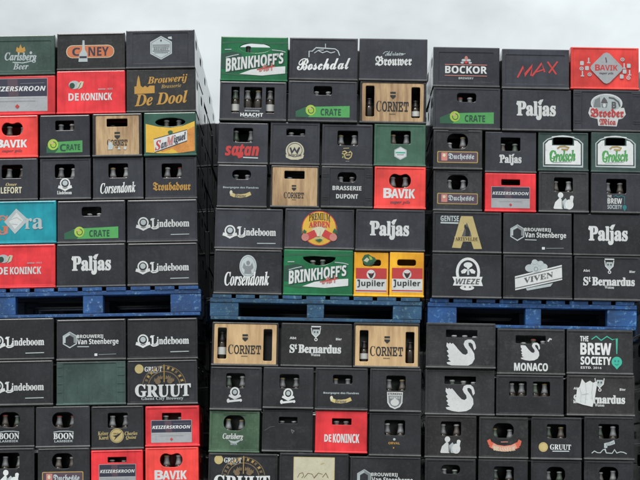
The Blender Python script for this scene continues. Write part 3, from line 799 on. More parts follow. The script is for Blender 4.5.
K('b', 7, (353.3, 322.6, 420, 367.8), 'brown', o, 'wooden fronted crate with two tall slots under the second pallet', [H(190, 195, 232, 345, .14), H(411, 200, 453, 350, .14)], [(214, 250, 'K'), (436, 250, 'k')], cornet(240, 270, 399, 318) + shield(322, 239), panel=(168, 171, 476, 369), side=True)
o = (210, 380)
K('b', 8, (210, 366.7, 262, 407.7), 'char', o, 'black crate with white crest above the worn green crate', [H(77, -32, 167, 38)], [(89, -18, 'w'), (157, -18, 'w')], bone(120, 68), side=True)
K('b', 8, (263, 367.2, 313.7, 408.7), 'char', o, 'black crate with white crest above the unprinted black crate', [H(334, -27, 427, 40)], [(346, -10, 's'), (415, -10, 's')], bone(376, 74))
o = (320, 380)
K('b', 8, (315, 367.8, 368, 410), 'char', o, 'black crate with straw coloured ribbon above a narrow red crate', [H(62, -24, 155, 18, .2)], [(76, -6, 's'), (136, -6, 's')], bourg(102, 80))
K('b', 8, (369.6, 368.6, 421.5, 412), 'char', o, 'black crate with white shield badge', [H(318, -20, 410, 52, .12)], [(332, -2, 's'), (398, -2, 's')], [
    P([(322, 58), (398, 58), (396, 110), (384, 130), (360, 140), (336, 130), (324, 110)], 'white'), P([(328, 76), (392, 76), (390, 108), (378, 124), (360, 132), (342, 124), (330, 108)], 'grey'), T('STERKENS', 'sb', 326, 62, 394, 72, 'black', .01), T('MEERLE', 'sb', 336, 80, 384, 90, 'white'), E_(360, 108, 20, 17, 'white'), P([(350, 96), (360, 86), (370, 96)], 'white')], side=True)
o = (210, 380)
K('b', 9, (208.8, 410.8, 259.8, 452.6), 'leaf', o, 'worn green crate with small white lettering', [H(64, 170, 167, 242, .45)], [(86, 186, 's'), (150, 188, 's')], [
    T('Carlsberg', 'bi', 61, 256, 160, 291, 'white', .03), P([(88, 288), (100, 302), (124, 306), (140, 296), (150, 286), (138, 288), (122, 294), (104, 292)], 'pale'), T('BEER', 'sb', 100, 304, 132, 312, 'pale')], notch=(62, 166, 170, 150), side=True)
K('b', 9, (262, 409.2, 312.9, 452.2), 'char', o, 'unprinted black crate with a thin scratch mark', [H(330, 178, 418, 208, .12)], [(345, 194, 'w'), (405, 194, 'w')], [Ln([(390, 236), (396, 256), (404, 244), (390, 238)], 2.5, 'grey'), Ln([(262, 244), (290, 226), (310, 224)], 2, 'dim')])
o = (320, 380)
K('b', 9, (314.8, 410.8, 367.5, 456.3), 'red', o, 'narrow red crate with white capitals under a straw ribbon', [H(57, 185, 150, 215, .1)], [(80, 197, 'w'), (127, 197, 'w')], [T('DE', 'sb', 21, 262, 55, 298, 'white', .03), T('KONINCK', 'sb', 62, 258, 189, 302, 'white', .03)])
K('b', 9, (369, 412.6, 421.3, 455.3), 'char', o, 'black crate with tiny orange print under the shield badge', [H(310, 193, 408, 266, .12)], [(325, 206, 's'), (390, 206, 's')], [E_(357, 285, 6, 6, 'pale'), T('ORVAL', 'sb', 329, 298, 384, 309, 'amber', .01), E_(354, 326, 3, 4, 'amber')], side=True)
o = (210, 380)
K('b', 10, (208, 453.2, 277.7, 496.5), 'char', o, 'black crate with bronze wheel below the worn green crate', logo=gruut_big(20, 456), side=True)
K('b', 10, (279, 453, 348.7, 497), 'char', o, 'black crate with a cream paper panel', logo=[Rc(400, 370, 598, 520, 'straw', 3), Rc(403, 373, 595, 517, 'cream', 3), SUB, Ln([(420, 470), (430, 450), (445, 446), (450, 460), (440, 472)], 3, 'bronze'), Ln([(452, 470), (470, 448), (490, 452), (500, 470), (520, 446), (540, 452)], 3, 'bronze'), Ln([(540, 466), (556, 446), (568, 470)], 3, 'bronze'), Ln([(530, 404), (548, 396)], 3, 'straw')])
o = (320, 380)
K('b', 10, (350, 456.6, 421, 498), 'char', o, 'black crate with pale hexagon emblem on the bottom visible row', logo=steen(212, 470), side=True)

# ---- third stack
o = (420, 30)
K('c', 1, (433, 46.7, 500, 86.8), 'black', o, 'black crate with white capitals between two orange lines', logo=[
    E_(222, 136, 8, 13, 'pink'), E_(210, 144, 10, 6, 'pale'), E_(234, 144, 10, 6, 'pale'), E_(203, 156, 8, 5, 'pale'), E_(241, 156, 8, 5, 'pale'), E_(222, 154, 8, 6, 'red'),
    Ln([(120, 166), (322, 166)], 3.5, 'pink'), T('BOCKOR', 'sb', 121, 172, 322, 208, 'white', .035), Ln([(120, 218), (322, 219)], 3.5, 'pink'), T('BREWERY', 'sb', 186, 226, 258, 236, 'pale', .02)], recess=(90, 106, 354, 250), side=True)
o = (510, 30)
K('c', 1, (501.7, 49, 569.4, 89.4), 'black', o, 'black crate with three red hand drawn capitals', logo=[
    Ln([(36, 230), (64, 176), (70, 218), (108, 170), (100, 220)], 8, 'red'), Ln([(106, 222), (152, 160), (166, 202)], 8, 'red'), Ln([(126, 202), (166, 188)], 6, 'red'), Ln([(180, 152), (222, 212)], 8, 'red'), Ln([(228, 150), (186, 206)], 8, 'red')], recess=(-22, 120, 264, 262))
ico = []
for (x, y, k) in ((346, 160, 0), (378, 148, 1), (344, 186, 2), (370, 184, 0), (348, 212, 1), (382, 214, 2), (540, 140, 2), (548, 172, 1), (570, 170, 0), (550, 198, 0), (574, 204, 1), (536, 222, 0), (568, 228, 2)):
    ico += [[Rc(x-9, y-10, x+9, y+10, 'pale', 4)], [Ln([(x, y-14), (x, y+12)], 6, 'pale'), Ln([(x-8, y+10), (x+8, y+10)], 5, 'pale')], [O(x, y, 10, 9, 4, 'pale'), E_(x, y, 3, 3, 'pale')]][k]
K('c', 1, (570.4, 47, 639.3, 89.4), 'scarlet', o, 'scarlet crate with pale rounded diamond badge', logo=ico + [
    P([(463+a, 183+c) for a, c in ((-78, 0), (-72, -12), (-14, -70), (0, -75), (14, -70), (72, -12), (78, 0), (72, 12), (14, 70), (0, 75), (-14, 70), (-72, 12))], 'silver'),
    T('B', 'sb', 408, 166, 432, 196, 'red', .03), T('AVIK', 'sb', 432, 168, 516, 194, 'red', .01), T('super pils', 'bi', 428, 202, 496, 215, 'plum', .02), Ln([(459, 132), (463, 152), (461, 156)], 5, 'plum')])
o = (420, 30)
K('c', 2, (433, 87.3, 500.8, 129.3), 'black', o, 'wide black crate with green wedge label under orange lines', [H(178, 302, 270, 344, .3)], [(195, 324, 'r'), (243, 326, 'w')], crate_l(96, 449), side=True)
o = (510, 30)
K('c', 2, (502, 89.6, 571.5, 130.8), 'black', o, 'black crate with fat white lettering under red hand drawn capitals', logo=paljas(32, 333))
K('c', 2, (573, 89.8, 642, 131.4), 'black', o, 'black ribbed crate with white arch and red lettering emblem', logo=[
    E_(464, 352, 76, 46, 'white'), P([(376, 400), (384, 372), (464, 380), (548, 372), (556, 404), (540, 424), (520, 428), (512, 462), (424, 460), (420, 428), (386, 420)], 'white'),
    E_(464, 352, 68, 40, 'pale'), P([(400, 372), (408, 336), (432, 322), (436, 372)], 'grey'), P([(452, 322), (464, 336), (470, 352), (436, 352), (442, 336)], 'dim'), P([(438, 356), (468, 356), (464, 372), (442, 372)], 'grey'), E_(453, 362, 7, 10, 'white'), Ln([(474, 324), (498, 328), (520, 344), (528, 366)], 7, 'dim'), T('B', 'sb', 488, 344, 510, 376, 'dim', .03), T('Broeder', 'fr', 386, 376, 546, 420, 'red', .05), T('Mica', 'fr', 428, 426, 508, 456, 'red', .05)],
  recess=(343, 296, 584, 480), posts=(343, 584, (308, 318, 440, 450)))
o = (420, 115)
K('c', 3, (433, 129.8, 482.5, 169.8), 'grey', o, 'grey black crate with gold framed plaque, upper of two', [H(130, 90, 230, 162, .45)], [(144, 135, 'w'), (210, 108, 'g')], duch(83, 175, 278, 230), notch=(135, 84, 230, 66), side=True)
K('c', 3, (485, 131.5, 536.7, 172.5), 'black', o, 'narrow black crate with fat white lettering above a red crate', [H(388, 108, 482, 172, .08)], [(400, 138, 's'), (462, 138, 's')], paljas(382, 185, 106))
o = (510, 115)
K('c', 3, (538, 132, 588.8, 171.3), 'slate', o, 'green crate with white arched label above the two white figures', [H(208, 108, 302, 142, .1)], [], grolsch(135, 82))
K('c', 3, (590.8, 132.2, 641.5, 172.8), 'slate', o, 'green crate with white arched label above small teal print', [H(460, 112, 553, 146, .1)], [], grolsch(386, 85))
o = (420, 115)
K('c', 4, (433, 170, 482.3, 211.2), 'grey', o, 'grey black crate with gold framed plaque, lower of two', [H(130, 288, 230, 358, .45)], [(142, 314, 'w'), (212, 314, 'w')], duch(83, 375, 278, 428), notch=(135, 284, 230, 266), side=True)
K('c', 4, (484.6, 173.2, 536.3, 213), 'red', o, 'narrow red crate with navy label beside gold framed plaque', [H(390, 310, 480, 338, .12)], [], keizer(342, 345, 527, 447))
o = (510, 115)
K('c', 4, (538.5, 171.6, 589, 213.2), 'grey', o, 'dark crate with two white figures under a green crate', [H(212, 300, 302, 368, .12)], [(222, 318, 's'), (286, 318, 's')], figures(263, 425))
def brew_s(x, y):
    return [T('THE', 'sb', x, y, x+20, y+13, 'white', .02), T('BREW', 'sb', x, y+16, x+70, y+42, 'white', .03), T('SOCIETY', 'sb', x, y+47, x+70, y+67, 'pale', .03), E_(x+82, y+58, 10, 11, 'teal'), P([(x+74, y+64), (x+90, y+64), (x+82, y+78)], 'teal'), Ln([(x+30, y+8), (x+40, y+2), (x+52, y+10), (x+66, y+2), (x+82, y+8), (x+82, y+44)], 3, 'teal')]
K('c', 4, (590.8, 173, 641, 214), 'black', o, 'narrow black crate with white capitals and small teal pin', [H(462, 308, 558, 378, .12)], [(473, 326, 's'), (533, 326, 's')], brew_s(467, 385))
o = (420, 205)
K('c', 5, (432.5, 211.7, 501.7, 253.4), 'char', o, 'black crate with a big straw coloured letter', logo=[
    P([(196, 54), (252, 54), (298, 210), (258, 211), (246, 176), (206, 176), (196, 208), (154, 206)], 'straw'), P([(224, 84), (242, 128), (248, 152), (200, 152)], 'dim'), P([(212, 98), (217, 92), (222, 104), (232, 108), (240, 128), (238, 150), (218, 150), (220, 118), (212, 110)], 'black'), Rc(166, 152, 282, 174, 'straw'), T('ARTEVELDE', 'b', 170, 155, 278, 172, 'black', .02),
    T('GENTSE', 'sb', 98, 53, 186, 80, 'pale', .03), Ln([(98, 87), (184, 88)], 8, 'pale')], side=True)
o = (510, 205)
K('c', 5, (503, 213, 572, 254.8), 'char', o, 'black crate with pale hexagon emblem under a red crate', logo=steen(35, 135))
K('c', 5, (573.5, 213.6, 641, 256), 'char', o, 'black crate with fat white lettering above the white monk mask', logo=paljas(378, 92))
o = (420, 205)
K('c', 6, (432, 253.6, 501.7, 297.7), 'char', o, 'black crate with white oval bee emblem', side=True, logo=[
    O(230, 322, 58, 70, 13, 'white'), E_(230, 288, 21, 13, 'white'), Ln([(226, 300), (230, 306), (236, 300)], 6, 'white'), P([(228, 310), (212, 306), (196, 318), (200, 330), (216, 328)], 'white'), P([(234, 310), (250, 306), (266, 318), (262, 330), (246, 328)], 'white'), P([(226, 312), (236, 312), (236, 336), (226, 336)], 'pale'),
    P([(155, 346), (300, 344), (294, 364), (302, 388), (158, 388), (166, 368)], 'white'), T('WIEZE', 'sbi', 172, 354, 288, 381, 'dim', .02), E_(226, 398, 34, 12, 'white'), E_(216, 394, 5, 4, 'dim'), E_(240, 394, 5, 4, 'dim')])
o = (510, 205)
K('c', 6, (503, 255, 572.5, 299), 'char', o, 'black crate with slanted white banner over pale petals', logo=[
    E_(124, 292, 26, 24, 'pale'), E_(94, 304, 22, 18, 'pale'), E_(156, 296, 24, 16, 'pale'), E_(118, 274, 14, 12, 'pale'), E_(146, 280, 14, 12, 'pale'), P([(76, 402), (206, 374), (194, 390), (82, 412)], 'pale'),
    P([(23, 345), (248, 286), (250, 358), (25, 412)], 'white'), E_(124, 312, 20, 16, 'pale'), O(124, 308, 10, 11, 3, 'grey'), Ln([(24, 354), (249, 295)], 3.5, 'dim'), Ln([(25, 402), (250, 349)], 3.5, 'dim'), T('VIVEN', 'b', 66, 336, 206, 362, 'dim', .01, slope=-.24)])
K('c', 6, (574, 256.3, 641, 300), 'char', o, 'black crate with white monk mask on the third pallet', logo=bern(352, 346))
o = (420, 290)
K('c', 7, (425.8, 323, 495.6, 368.8), 'grey', o, 'grey black crate with white swan, upper of two swans', [H(124, 193, 274, 229, .08)], [(166, 217, 'w'), (218, 220, 'w'), (266, 222, 'w')], swan(200, 314, 1.03), side=True, proud=True)
o = (510, 290)
K('c', 7, (497, 328.6, 565.3, 375), 'grey', o, 'grey black crate with small white swan over white capitals', [H(28, 219, 172, 257, .1)], [(70, 250, 'w'), (118, 236, 'r'), (164, 242, 's')], swan(100, 303, .68) + [T('MONACO', 'sb', 20, 350, 183, 389, 'white', .045), Ln([(182, 246), (192, 232), (200, 236)], 7, 'white')])
K('c', 7, (566.7, 329.6, 633.5, 374.6), 'grey', o, 'wide dark crate with big white capitals and mint green pin', logo=[
    T('THE', 'sb', 337, 222, 377, 248, 'white', .03), T('BREW', 'sb', 338, 254, 487, 312, 'white', .045), T('SOCIETY', 'sb', 339, 320, 487, 360, 'white', .045), T('ESTD. 2016', 'sb', 340, 368, 440, 379, 'white', .02),
    Ln([(392, 238), (414, 222), (438, 242), (466, 222), (492, 238), (513, 232), (513, 306)], 4.5, 'mint'), E_(513, 344, 25, 25, 'mint'), P([(492, 356), (534, 356), (513, 380)], 'mint'), E_(505, 340, 4, 5, 'teal'), E_(521, 340, 4, 5, 'teal'), Ln([(503, 354), (513, 359), (523, 354)], 3, 'teal')])
o = (420, 380)
K('c', 8, (425, 369, 495, 415), 'grey', o, 'grey black crate with white swan, lower of two swans', [H(118, -17, 268, 20, .08)], [(157, -1, 'w'), (212, 4, 'w'), (262, 8, 'w')], swan(196, 98, 1.02), side=True)
o = (510, 380)
K('c', 8, (496, 375.2, 563.9, 416.4), 'char', o, 'unprinted black crate with two grips of white capped bottles', [H(-4, 8, 80, 78, .1), H(110, 8, 192, 78, .1)], [(12, 18, 'w'), (60, 18, 'w'), (122, 18, 's'), (170, 18, 's')], [])
K('c', 8, (566.7, 375, 635, 416.4), 'brown', o, 'brown black crate with torn white paper over its lettering', logo=bern(305, 72) + [
    P([(322, 44), (334, 34), (345, -4), (362, 16), (384, 4), (398, 14), (420, 6), (408, 80), (396, 130), (350, 120), (312, 108), (318, 76)], 'white'), Ln([(334, 40), (342, 70), (338, 108)], 2.5, 'pale'), Ln([(362, 18), (366, 60), (360, 116)], 2.5, 'pale'), Ln([(398, 16), (392, 62), (396, 100)], 2.5, 'pale'), Ln([(346, 72), (376, 66)], 2, 'pale')])
o = (420, 380)
K('c', 9, (424.6, 415.5, 476.8, 458), 'brown', o, 'brown black crate with two white figures below the swans', [H(100, 200, 197, 268, .12)], [(112, 213, 'w'), (180, 211, 'w')], figures(152, 325), side=True)
K('c', 9, (478.8, 416.7, 528.5, 458.5), 'grey', o, 'dark crate with a curved coral ribbon', [H(350, 208, 450, 278, .42)], [(362, 232, 's'), (436, 236, 's')], [
    P([(322, 292), (336, 284), (346, 304), (344, 322), (330, 314)], 'coral'), P([(488, 292), (474, 284), (464, 304), (466, 322), (482, 314)], 'coral'), Ln([(338, 310), (366, 325), (404, 330), (442, 325), (472, 310)], 28, 'coral'), Ln([(348, 314), (368, 325), (404, 330), (440, 325), (462, 314)], 24, 'salmon'),
    T('BRASSEUR', 'b', 352, 316, 458, 338, 'cream', .02, arch=-6), Ln([(388, 298), (422, 297)], 4, 'pink')])
o = (510, 380)
K('c', 9, (531, 417, 582, 459.5), 'char', o, 'black crate with straw coin beside small white capitals', [H(178, 213, 270, 280, .12)], [(188, 226, 's'), (250, 226, 's')], [E_(160, 323, 22, 23, 'straw'), O(160, 323, 19, 20, 2, 'gold'), T('GRUUT', 'b', 192, 309, 293, 335, 'white', .02), Ln([(204, 342), (284, 341)], 5, 'pale')])
K('c', 9, (584, 416.7, 634.5, 459.5), 'char', o, 'black crate with white flag over a skyline drawing', [H(425, 213, 523, 282, .12)], [(436, 223, 'w'), (502, 223, 'w')], [
    P([(452, 304), (476, 299), (500, 288), (504, 306), (482, 314), (468, 316), (466, 327), (452, 326)], 'pale'), T('gist', 'bi', 458, 296, 500, 316, 'grey', slope=-.25), Ln([(392, 353), (405, 342), (420, 350), (434, 350), (446, 336), (456, 332), (462, 350), (490, 352), (502, 334), (512, 350), (530, 344), (545, 346), (560, 353)], 4, 'pale')])
o = (420, 380)
K('c', 10, (424.6, 458.5, 476, 500), 'char', o, 'black crate with low rounded grip below two white figures', [H(102, 408, 192, 450, .45)], [(116, 426, 'w'), (170, 428, 'w')], [], side=True)
K('c', 10, (478, 459.3, 528, 501), 'char', o, 'black crate below the coral ribbon, cut by the frame', [H(355, 416, 450, 490)], [(363, 430, 's'), (432, 430, 's')], [])
o = (510, 380)
K('c', 10, (531, 460.3, 582, 502), 'char', o, 'black crate below the straw coin, cut by the frame', [H(175, 418, 265, 490, .4)], [(186, 438, 's'), (244, 440, 's')], [])
K('c', 10, (584, 460.5, 634, 502), 'char', o, 'black crate below the skyline drawing, cut by the frame', [H(428, 418, 520, 490, .4)], [(440, 442, 's'), (502, 436, 's')], [])

# ------------------------------------------------------------------ stacks: where each crate stands
PIV = {'a': (-16, 198, -.028), 'b': (210, 421, .008), 'c': (428, 636, .0075)}
TW = {}
for t, (pa, pb, ang) in PIV.items():
    TW[t] = (at((pa+pb)/2, 480)[0], ang)
def local(t, px, py):
    X, Z = at(px, py); xp, a = TW[t]
    X -= xp
    return X*math.cos(a) - Z*math.sin(a), X*math.sin(a) + Z*math.cos(a)
def place(o, t, x, y, z, yaw=0):
    xp, a = TW[t]
    o.rotation_euler = (0, a, yaw)
    o.location = (xp + x*math.cos(a) + z*math.sin(a), DIST + y, -x*math.sin(a) + z*math.cos(a))

BASE = .144
PALLET_PX = {'a': (-16, 201, 287.4), 'b': (210, 422, 296.0), 'c': (428, 637.5, 299.8)}
BLOCKS_PX = {'a': ((-16, 15.6), (83, 103), (170.5, 201)), 'b': ((210, 238.5), (307, 324), (393, 421.7)), 'c': ((428, 457), (526, 541.6), (608, 637.5))}
PALCOL = {'a': 'a', 'b': 'b', 'c': 'c'}
WHICH = {'a': 'first', 'b': 'middle', 'c': 'third'}
for c in CR:
    x0, y0, x1, y1 = c['rect']; t = c['t']; ym = (y0+y1)/2; xm = (x0+x1)/2
    c['x0'] = local(t, x0, ym)[0]; c['x1'] = local(t, x1, ym)[0]
    c['top'] = local(t, xm, y0)[1]; c['bot'] = local(t, xm, y1)[1]

# bottles -------------------------------------------------------------------
_bm = {}
def bottle_parts(h):
    h = round(h*200)/200
    if h in _bm: return _bm[h]
    def lathe(prof, name, mat):
        bm = bmesh.new(); rings = []
        for r, z in prof:
            rings.append([bm.verts.new((r*math.cos(2*PI*k/16), r*math.sin(2*PI*k/16), z*h)) for k in range(16)])
        for a, b_ in zip(rings, rings[1:]):
            for k in range(16):
                bm.faces.new((a[k], a[(k+1) % 16], b_[(k+1) % 16], b_[k])).smooth = True
        bm.faces.new(rings[0][::-1]); bm.faces.new(rings[-1])
        me = bpy.data.meshes.new(name); bm.to_mesh(me); bm.free(); me.materials.append(mat)
        return me
    _bm[h] = (lathe([(.028, 0), (.030, .02), (.030, .52), (.0285, .60), (.0245, .66), (.0215, .70)], 'glass', mG),
              lathe([(.0222, .69), (.0172, .78), (.0150, .84), (.0138, .90), (.0134, .945), (.0140, .95)], 'neck_label', NECK),
              [lathe([(.0150, .95), (.0158, .957), (.0158, .972), (.0142, .992), (.010, 1.0)], 'cap', CAPS[k]) for k in 'wrgks'])
    return _bm[h]
def band(h):
    bm = bmesh.new(); rings = [[bm.verts.new((.0306*math.cos(2*PI*k/16), .0306*math.sin(2*PI*k/16), z*h)) for k in range(16)] for z in (.30, .52)]
    for k in range(16):
        bm.faces.new((rings[0][k], rings[0][(k+1) % 16], rings[1][(k+1) % 16], rings[1][k])).smooth = True
    me = bpy.data.meshes.new('body_label'); bm.to_mesh(me); bm.free(); me.materials.append(BODYL)
    return me
_dk = {}
def bottle(t, x, y, z, h, cap, label, group):
    g, n, cs = bottle_parts(h)
    e = empty('beer_bottle', label, 'bottle', group)
    nk = NECKD if cap in 'kK' else random.choice([NECKS[0], NECKS[0], NECKS[1], NECKS[2], NECKS[3]])
    if (n.name, nk.name) not in _dk:
        q = n.copy(); q.materials[0] = nk; _dk[(n.name, nk.name)] = q
    n = _dk[(n.name, nk.name)]
    if cap == 's': cap = random.choice('sswg')
    parts = [('glass', g), ('neck_label', n), ('cap', cs['wrgks'.index({'K': 'k', 'L': 's'}.get(cap, cap))])]
    if cap in 'KL': parts.append(('body_label', band(h)))
    for nm, me in parts:
        o = bpy.data.objects.new(nm, me); COL.objects.link(o); o.parent = e
    place(e, t, x, y, z, random.uniform(0, 6))

# a crate --------------------------------------------------------------------
def build(c, z0):
    t = c['t']; x0, y0, x1, y1 = c['rect']
    Wd = c['x1']-c['x0']-.004; Hh = c['top']-z0-.0012; cx = (c['x0']+c['x1'])/2
    rh = c['top']-c['bot']
    D = .395 if (y1-y0) > 1.08*(0) and Wd < .32 and Wd > .24 else .295
    c['D'] = D
    ox, oy = c['org']
    full = c['x1']-c['x0']
    def tf(p):
        px = ox+p[0]/4.8; py = oy+p[1]/4.8
        return (px-(x0+x1)/2)/(x1-x0)*full, (y1-py)/(y1-y0)*rh + (c['bot']-z0)
    def th(h):
        a = tf((h[1], h[4])); b_ = tf((h[3], h[2]))
        m = .006
        return (h[0], max(a[0], -Wd/2+m), a[1], min(b_[0], Wd/2-m), min(b_[1], Hh-m), h[5])
    group = 'beer crates stacked on the pallets'
    e = empty('beer_crate', c['label'], 'beer crate', group)
    holes = [th(h) for h in c['holes']]
    rec = None; ybase = 0.0
    if c.get('recess'):
        q = c['recess']; a = tf((q[0], q[3])); b_ = tf((q[2], q[1]))
        rec = (max(a[0], -Wd/2+.01), max(a[1], .012), min(b_[0], Wd/2-.01), min(b_[1], Hh-.012), .0035, .006)
        ybase = .0035
    elif not c.get('panel') and c['col'] not in ('emerald', 'pine', 'yellow') and not (c['t'] == 'a' and c['r'] == 2) and random.random() < .75:
        a, b2 = random.uniform(.007, .014), random.uniform(.012, .018)     # the moulded frame most fronts have
        rec = (-Wd/2+a, b2, Wd/2-a, Hh-random.uniform(.008, .014), .003, .004)
        lo = min([z for h_ in holes for z in (h_[2],)], default=1); hi = max([h_[4] for h_ in holes], default=0)
        xl = min([h_[1] for h_ in holes], default=0); xr = max([h_[3] for h_ in holes], default=0)
        if hi > rec[3]-.008 or xl < rec[0]+.008 or xr > rec[2]-.008 or lo < rec[1]+.008:
            rec = None
        else:
            ybase = .003
    posts = None
    if c.get('posts'):
        xl, xr, zs = c['posts']
        posts = (tf((xl, 0))[0], tf((xr, 0))[0], [tf((0, z))[1] for z in zs])
    notch = None
    if c.get('notch'):
        q = c['notch']; a = tf((q[0], q[1])); b_ = tf((q[2], q[3])); notch = (a[0], a[1], b_[0], b_[1])
    sh_holes = holes
    if c.get('panel'):
        q = c['panel']; a = tf((q[0], q[3])); b_ = tf((q[2], q[1]))
        pr = (max(a[0], -Wd/2+.008), max(a[1], .009), min(b_[0], Wd/2-.008), min(b_[1], Hh-.009))
        sh_holes = [('rr', *pr, .04)]
        bm = bmesh.new()
        plate(bm, lambda u, y, z: (u, y+.003, z), (pr[0]+.001, pr[1]+.001, pr[2]-.001, pr[3]-.001), holes, .009, ch=.0012)
        link('wooden_panel', bm, [WOOD if c['rect'][1] < 300 else WOOD2], e)
        ybase = .003
    bm = shell_mesh(Wd, Hh, D, sh_holes, rec, c.get('side', False), posts, .0, (), True, notch)
    link('shell', bm, shell_mats(c['col']), e)
    lg = c['logo']
    if lg:
        if SUB in lg:
            k = lg.index(SUB)
            lab = bpy.data.objects.new('label', print_mesh(lg[:k], tf, ybase)); COL.objects.link(lab); lab.parent = e
            s = bpy.data.objects.new('lettering', print_mesh(lg[k+1:], tf, ybase-.0003*k)); COL.objects.link(s); s.parent = lab
        else:
            s = bpy.data.objects.new('logo', print_mesh(lg, tf, ybase)); COL.objects.link(s); s.parent = e
    y = random.uniform(-.006, .006)
    if c.get('proud'): y = -.016
    c['y'] = y
    place(e, t, cx, y, z0, random.uniform(-.004, .004))
    nb = len(c['bottles'])
    el = math.atan2(480-ym_of(c), F)
    words_ = {1: ['single bottle'], 2: ['left bottle', 'right bottle'], 3: ['left bottle', 'middle bottle', 'right bottle'], 4: ['first bottle', 'second bottle', 'third bottle', 'fourth bottle']}.get(nb, [])
    for w_, (bx, by, cap) in zip(words_, c['bottles']):
        u, v = tf((bx, by))
        yy = .014+.034
        top = v + yy*math.tan(el)
        bottle(t, cx+u, y+yy, z0+.0095, top-.0095, cap, w_+' inside the '+c['label'], 'bottles seen through the crate grips')
    return e
def ym_of(c): return (c['rect'][1]+c['rect'][3])/2

def filler(t, cx, y, z0, W, Hh, D, col, label, group, side=True):
    e = empty('beer_crate', label, 'beer crate', group)
    bm = shell_mesh(W-.006, Hh-.002, D-.006, [], None, side, None, 0, (), False)
    link('shell', bm, shell_mats(col), e)
    place(e, t, cx, y, z0, random.uniform(-.012, .012))

# pallets ---------------------------------------------------------------------
def pallet(t, xa, xb, z0, z1, blocks, y0=.0, label='', depth=.8):
    e = empty('pallet', label, 'pallet', 'blue wooden pallets under the crates')
    m = [PAL[PALCOL[t]], NAIL]; inner = [INNER_SHADE]; h = z1-z0; cx = (xa+xb)/2
    def part(nm, x0, y0_, za, x1, y1, zb, cut=.003, m=m, nails=()):
        bm = bmesh.new(); mx, my, mz = (x0+x1)/2, (y0_+y1)/2, (za+zb)/2
        box(bm, x0-mx, y0_-my, za-mz, x1-mx, y1-my, zb-mz, 0, cut)
        for nx, nz in nails:                       # nail heads
            cv = [bm.verts.new((nx-mx+.0045*math.cos(k*PI/4), y0_-my-.0012, nz+.0045*math.sin(k*PI/4))) for k in range(8)]
            bm.faces.new(cv).material_index = 1
        o = link(nm, bm, m, e); o.location = (mx, my, mz)
        o.rotation_euler = (random.uniform(-.002, .002), random.uniform(-.003, .003), random.uniform(-.004, .004))
    bt, st, dt = .018, .025, .021
    ex = {(0): (xa, xb)}
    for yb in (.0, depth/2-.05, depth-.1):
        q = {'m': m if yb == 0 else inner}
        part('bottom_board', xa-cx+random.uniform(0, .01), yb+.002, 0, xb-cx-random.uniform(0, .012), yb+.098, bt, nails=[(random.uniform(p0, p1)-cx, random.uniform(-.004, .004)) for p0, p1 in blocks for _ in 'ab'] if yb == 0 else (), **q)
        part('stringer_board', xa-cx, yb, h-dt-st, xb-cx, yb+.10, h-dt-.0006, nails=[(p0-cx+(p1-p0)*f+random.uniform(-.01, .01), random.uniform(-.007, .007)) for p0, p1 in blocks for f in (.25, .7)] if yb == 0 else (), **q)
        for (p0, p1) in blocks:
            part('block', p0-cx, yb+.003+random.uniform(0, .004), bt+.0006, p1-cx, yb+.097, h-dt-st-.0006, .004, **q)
    n = 9; w = (xb-xa)/n
    for k in range(n):
        part('deck_board', xa-cx+w*k+.012, -.003+random.uniform(-.003, .004), h-dt, xa-cx+w*(k+1)-.014, depth, h-.0008, .002)
    place(e, t, cx, y0, z0)
    e['lx'] = cx
    return e

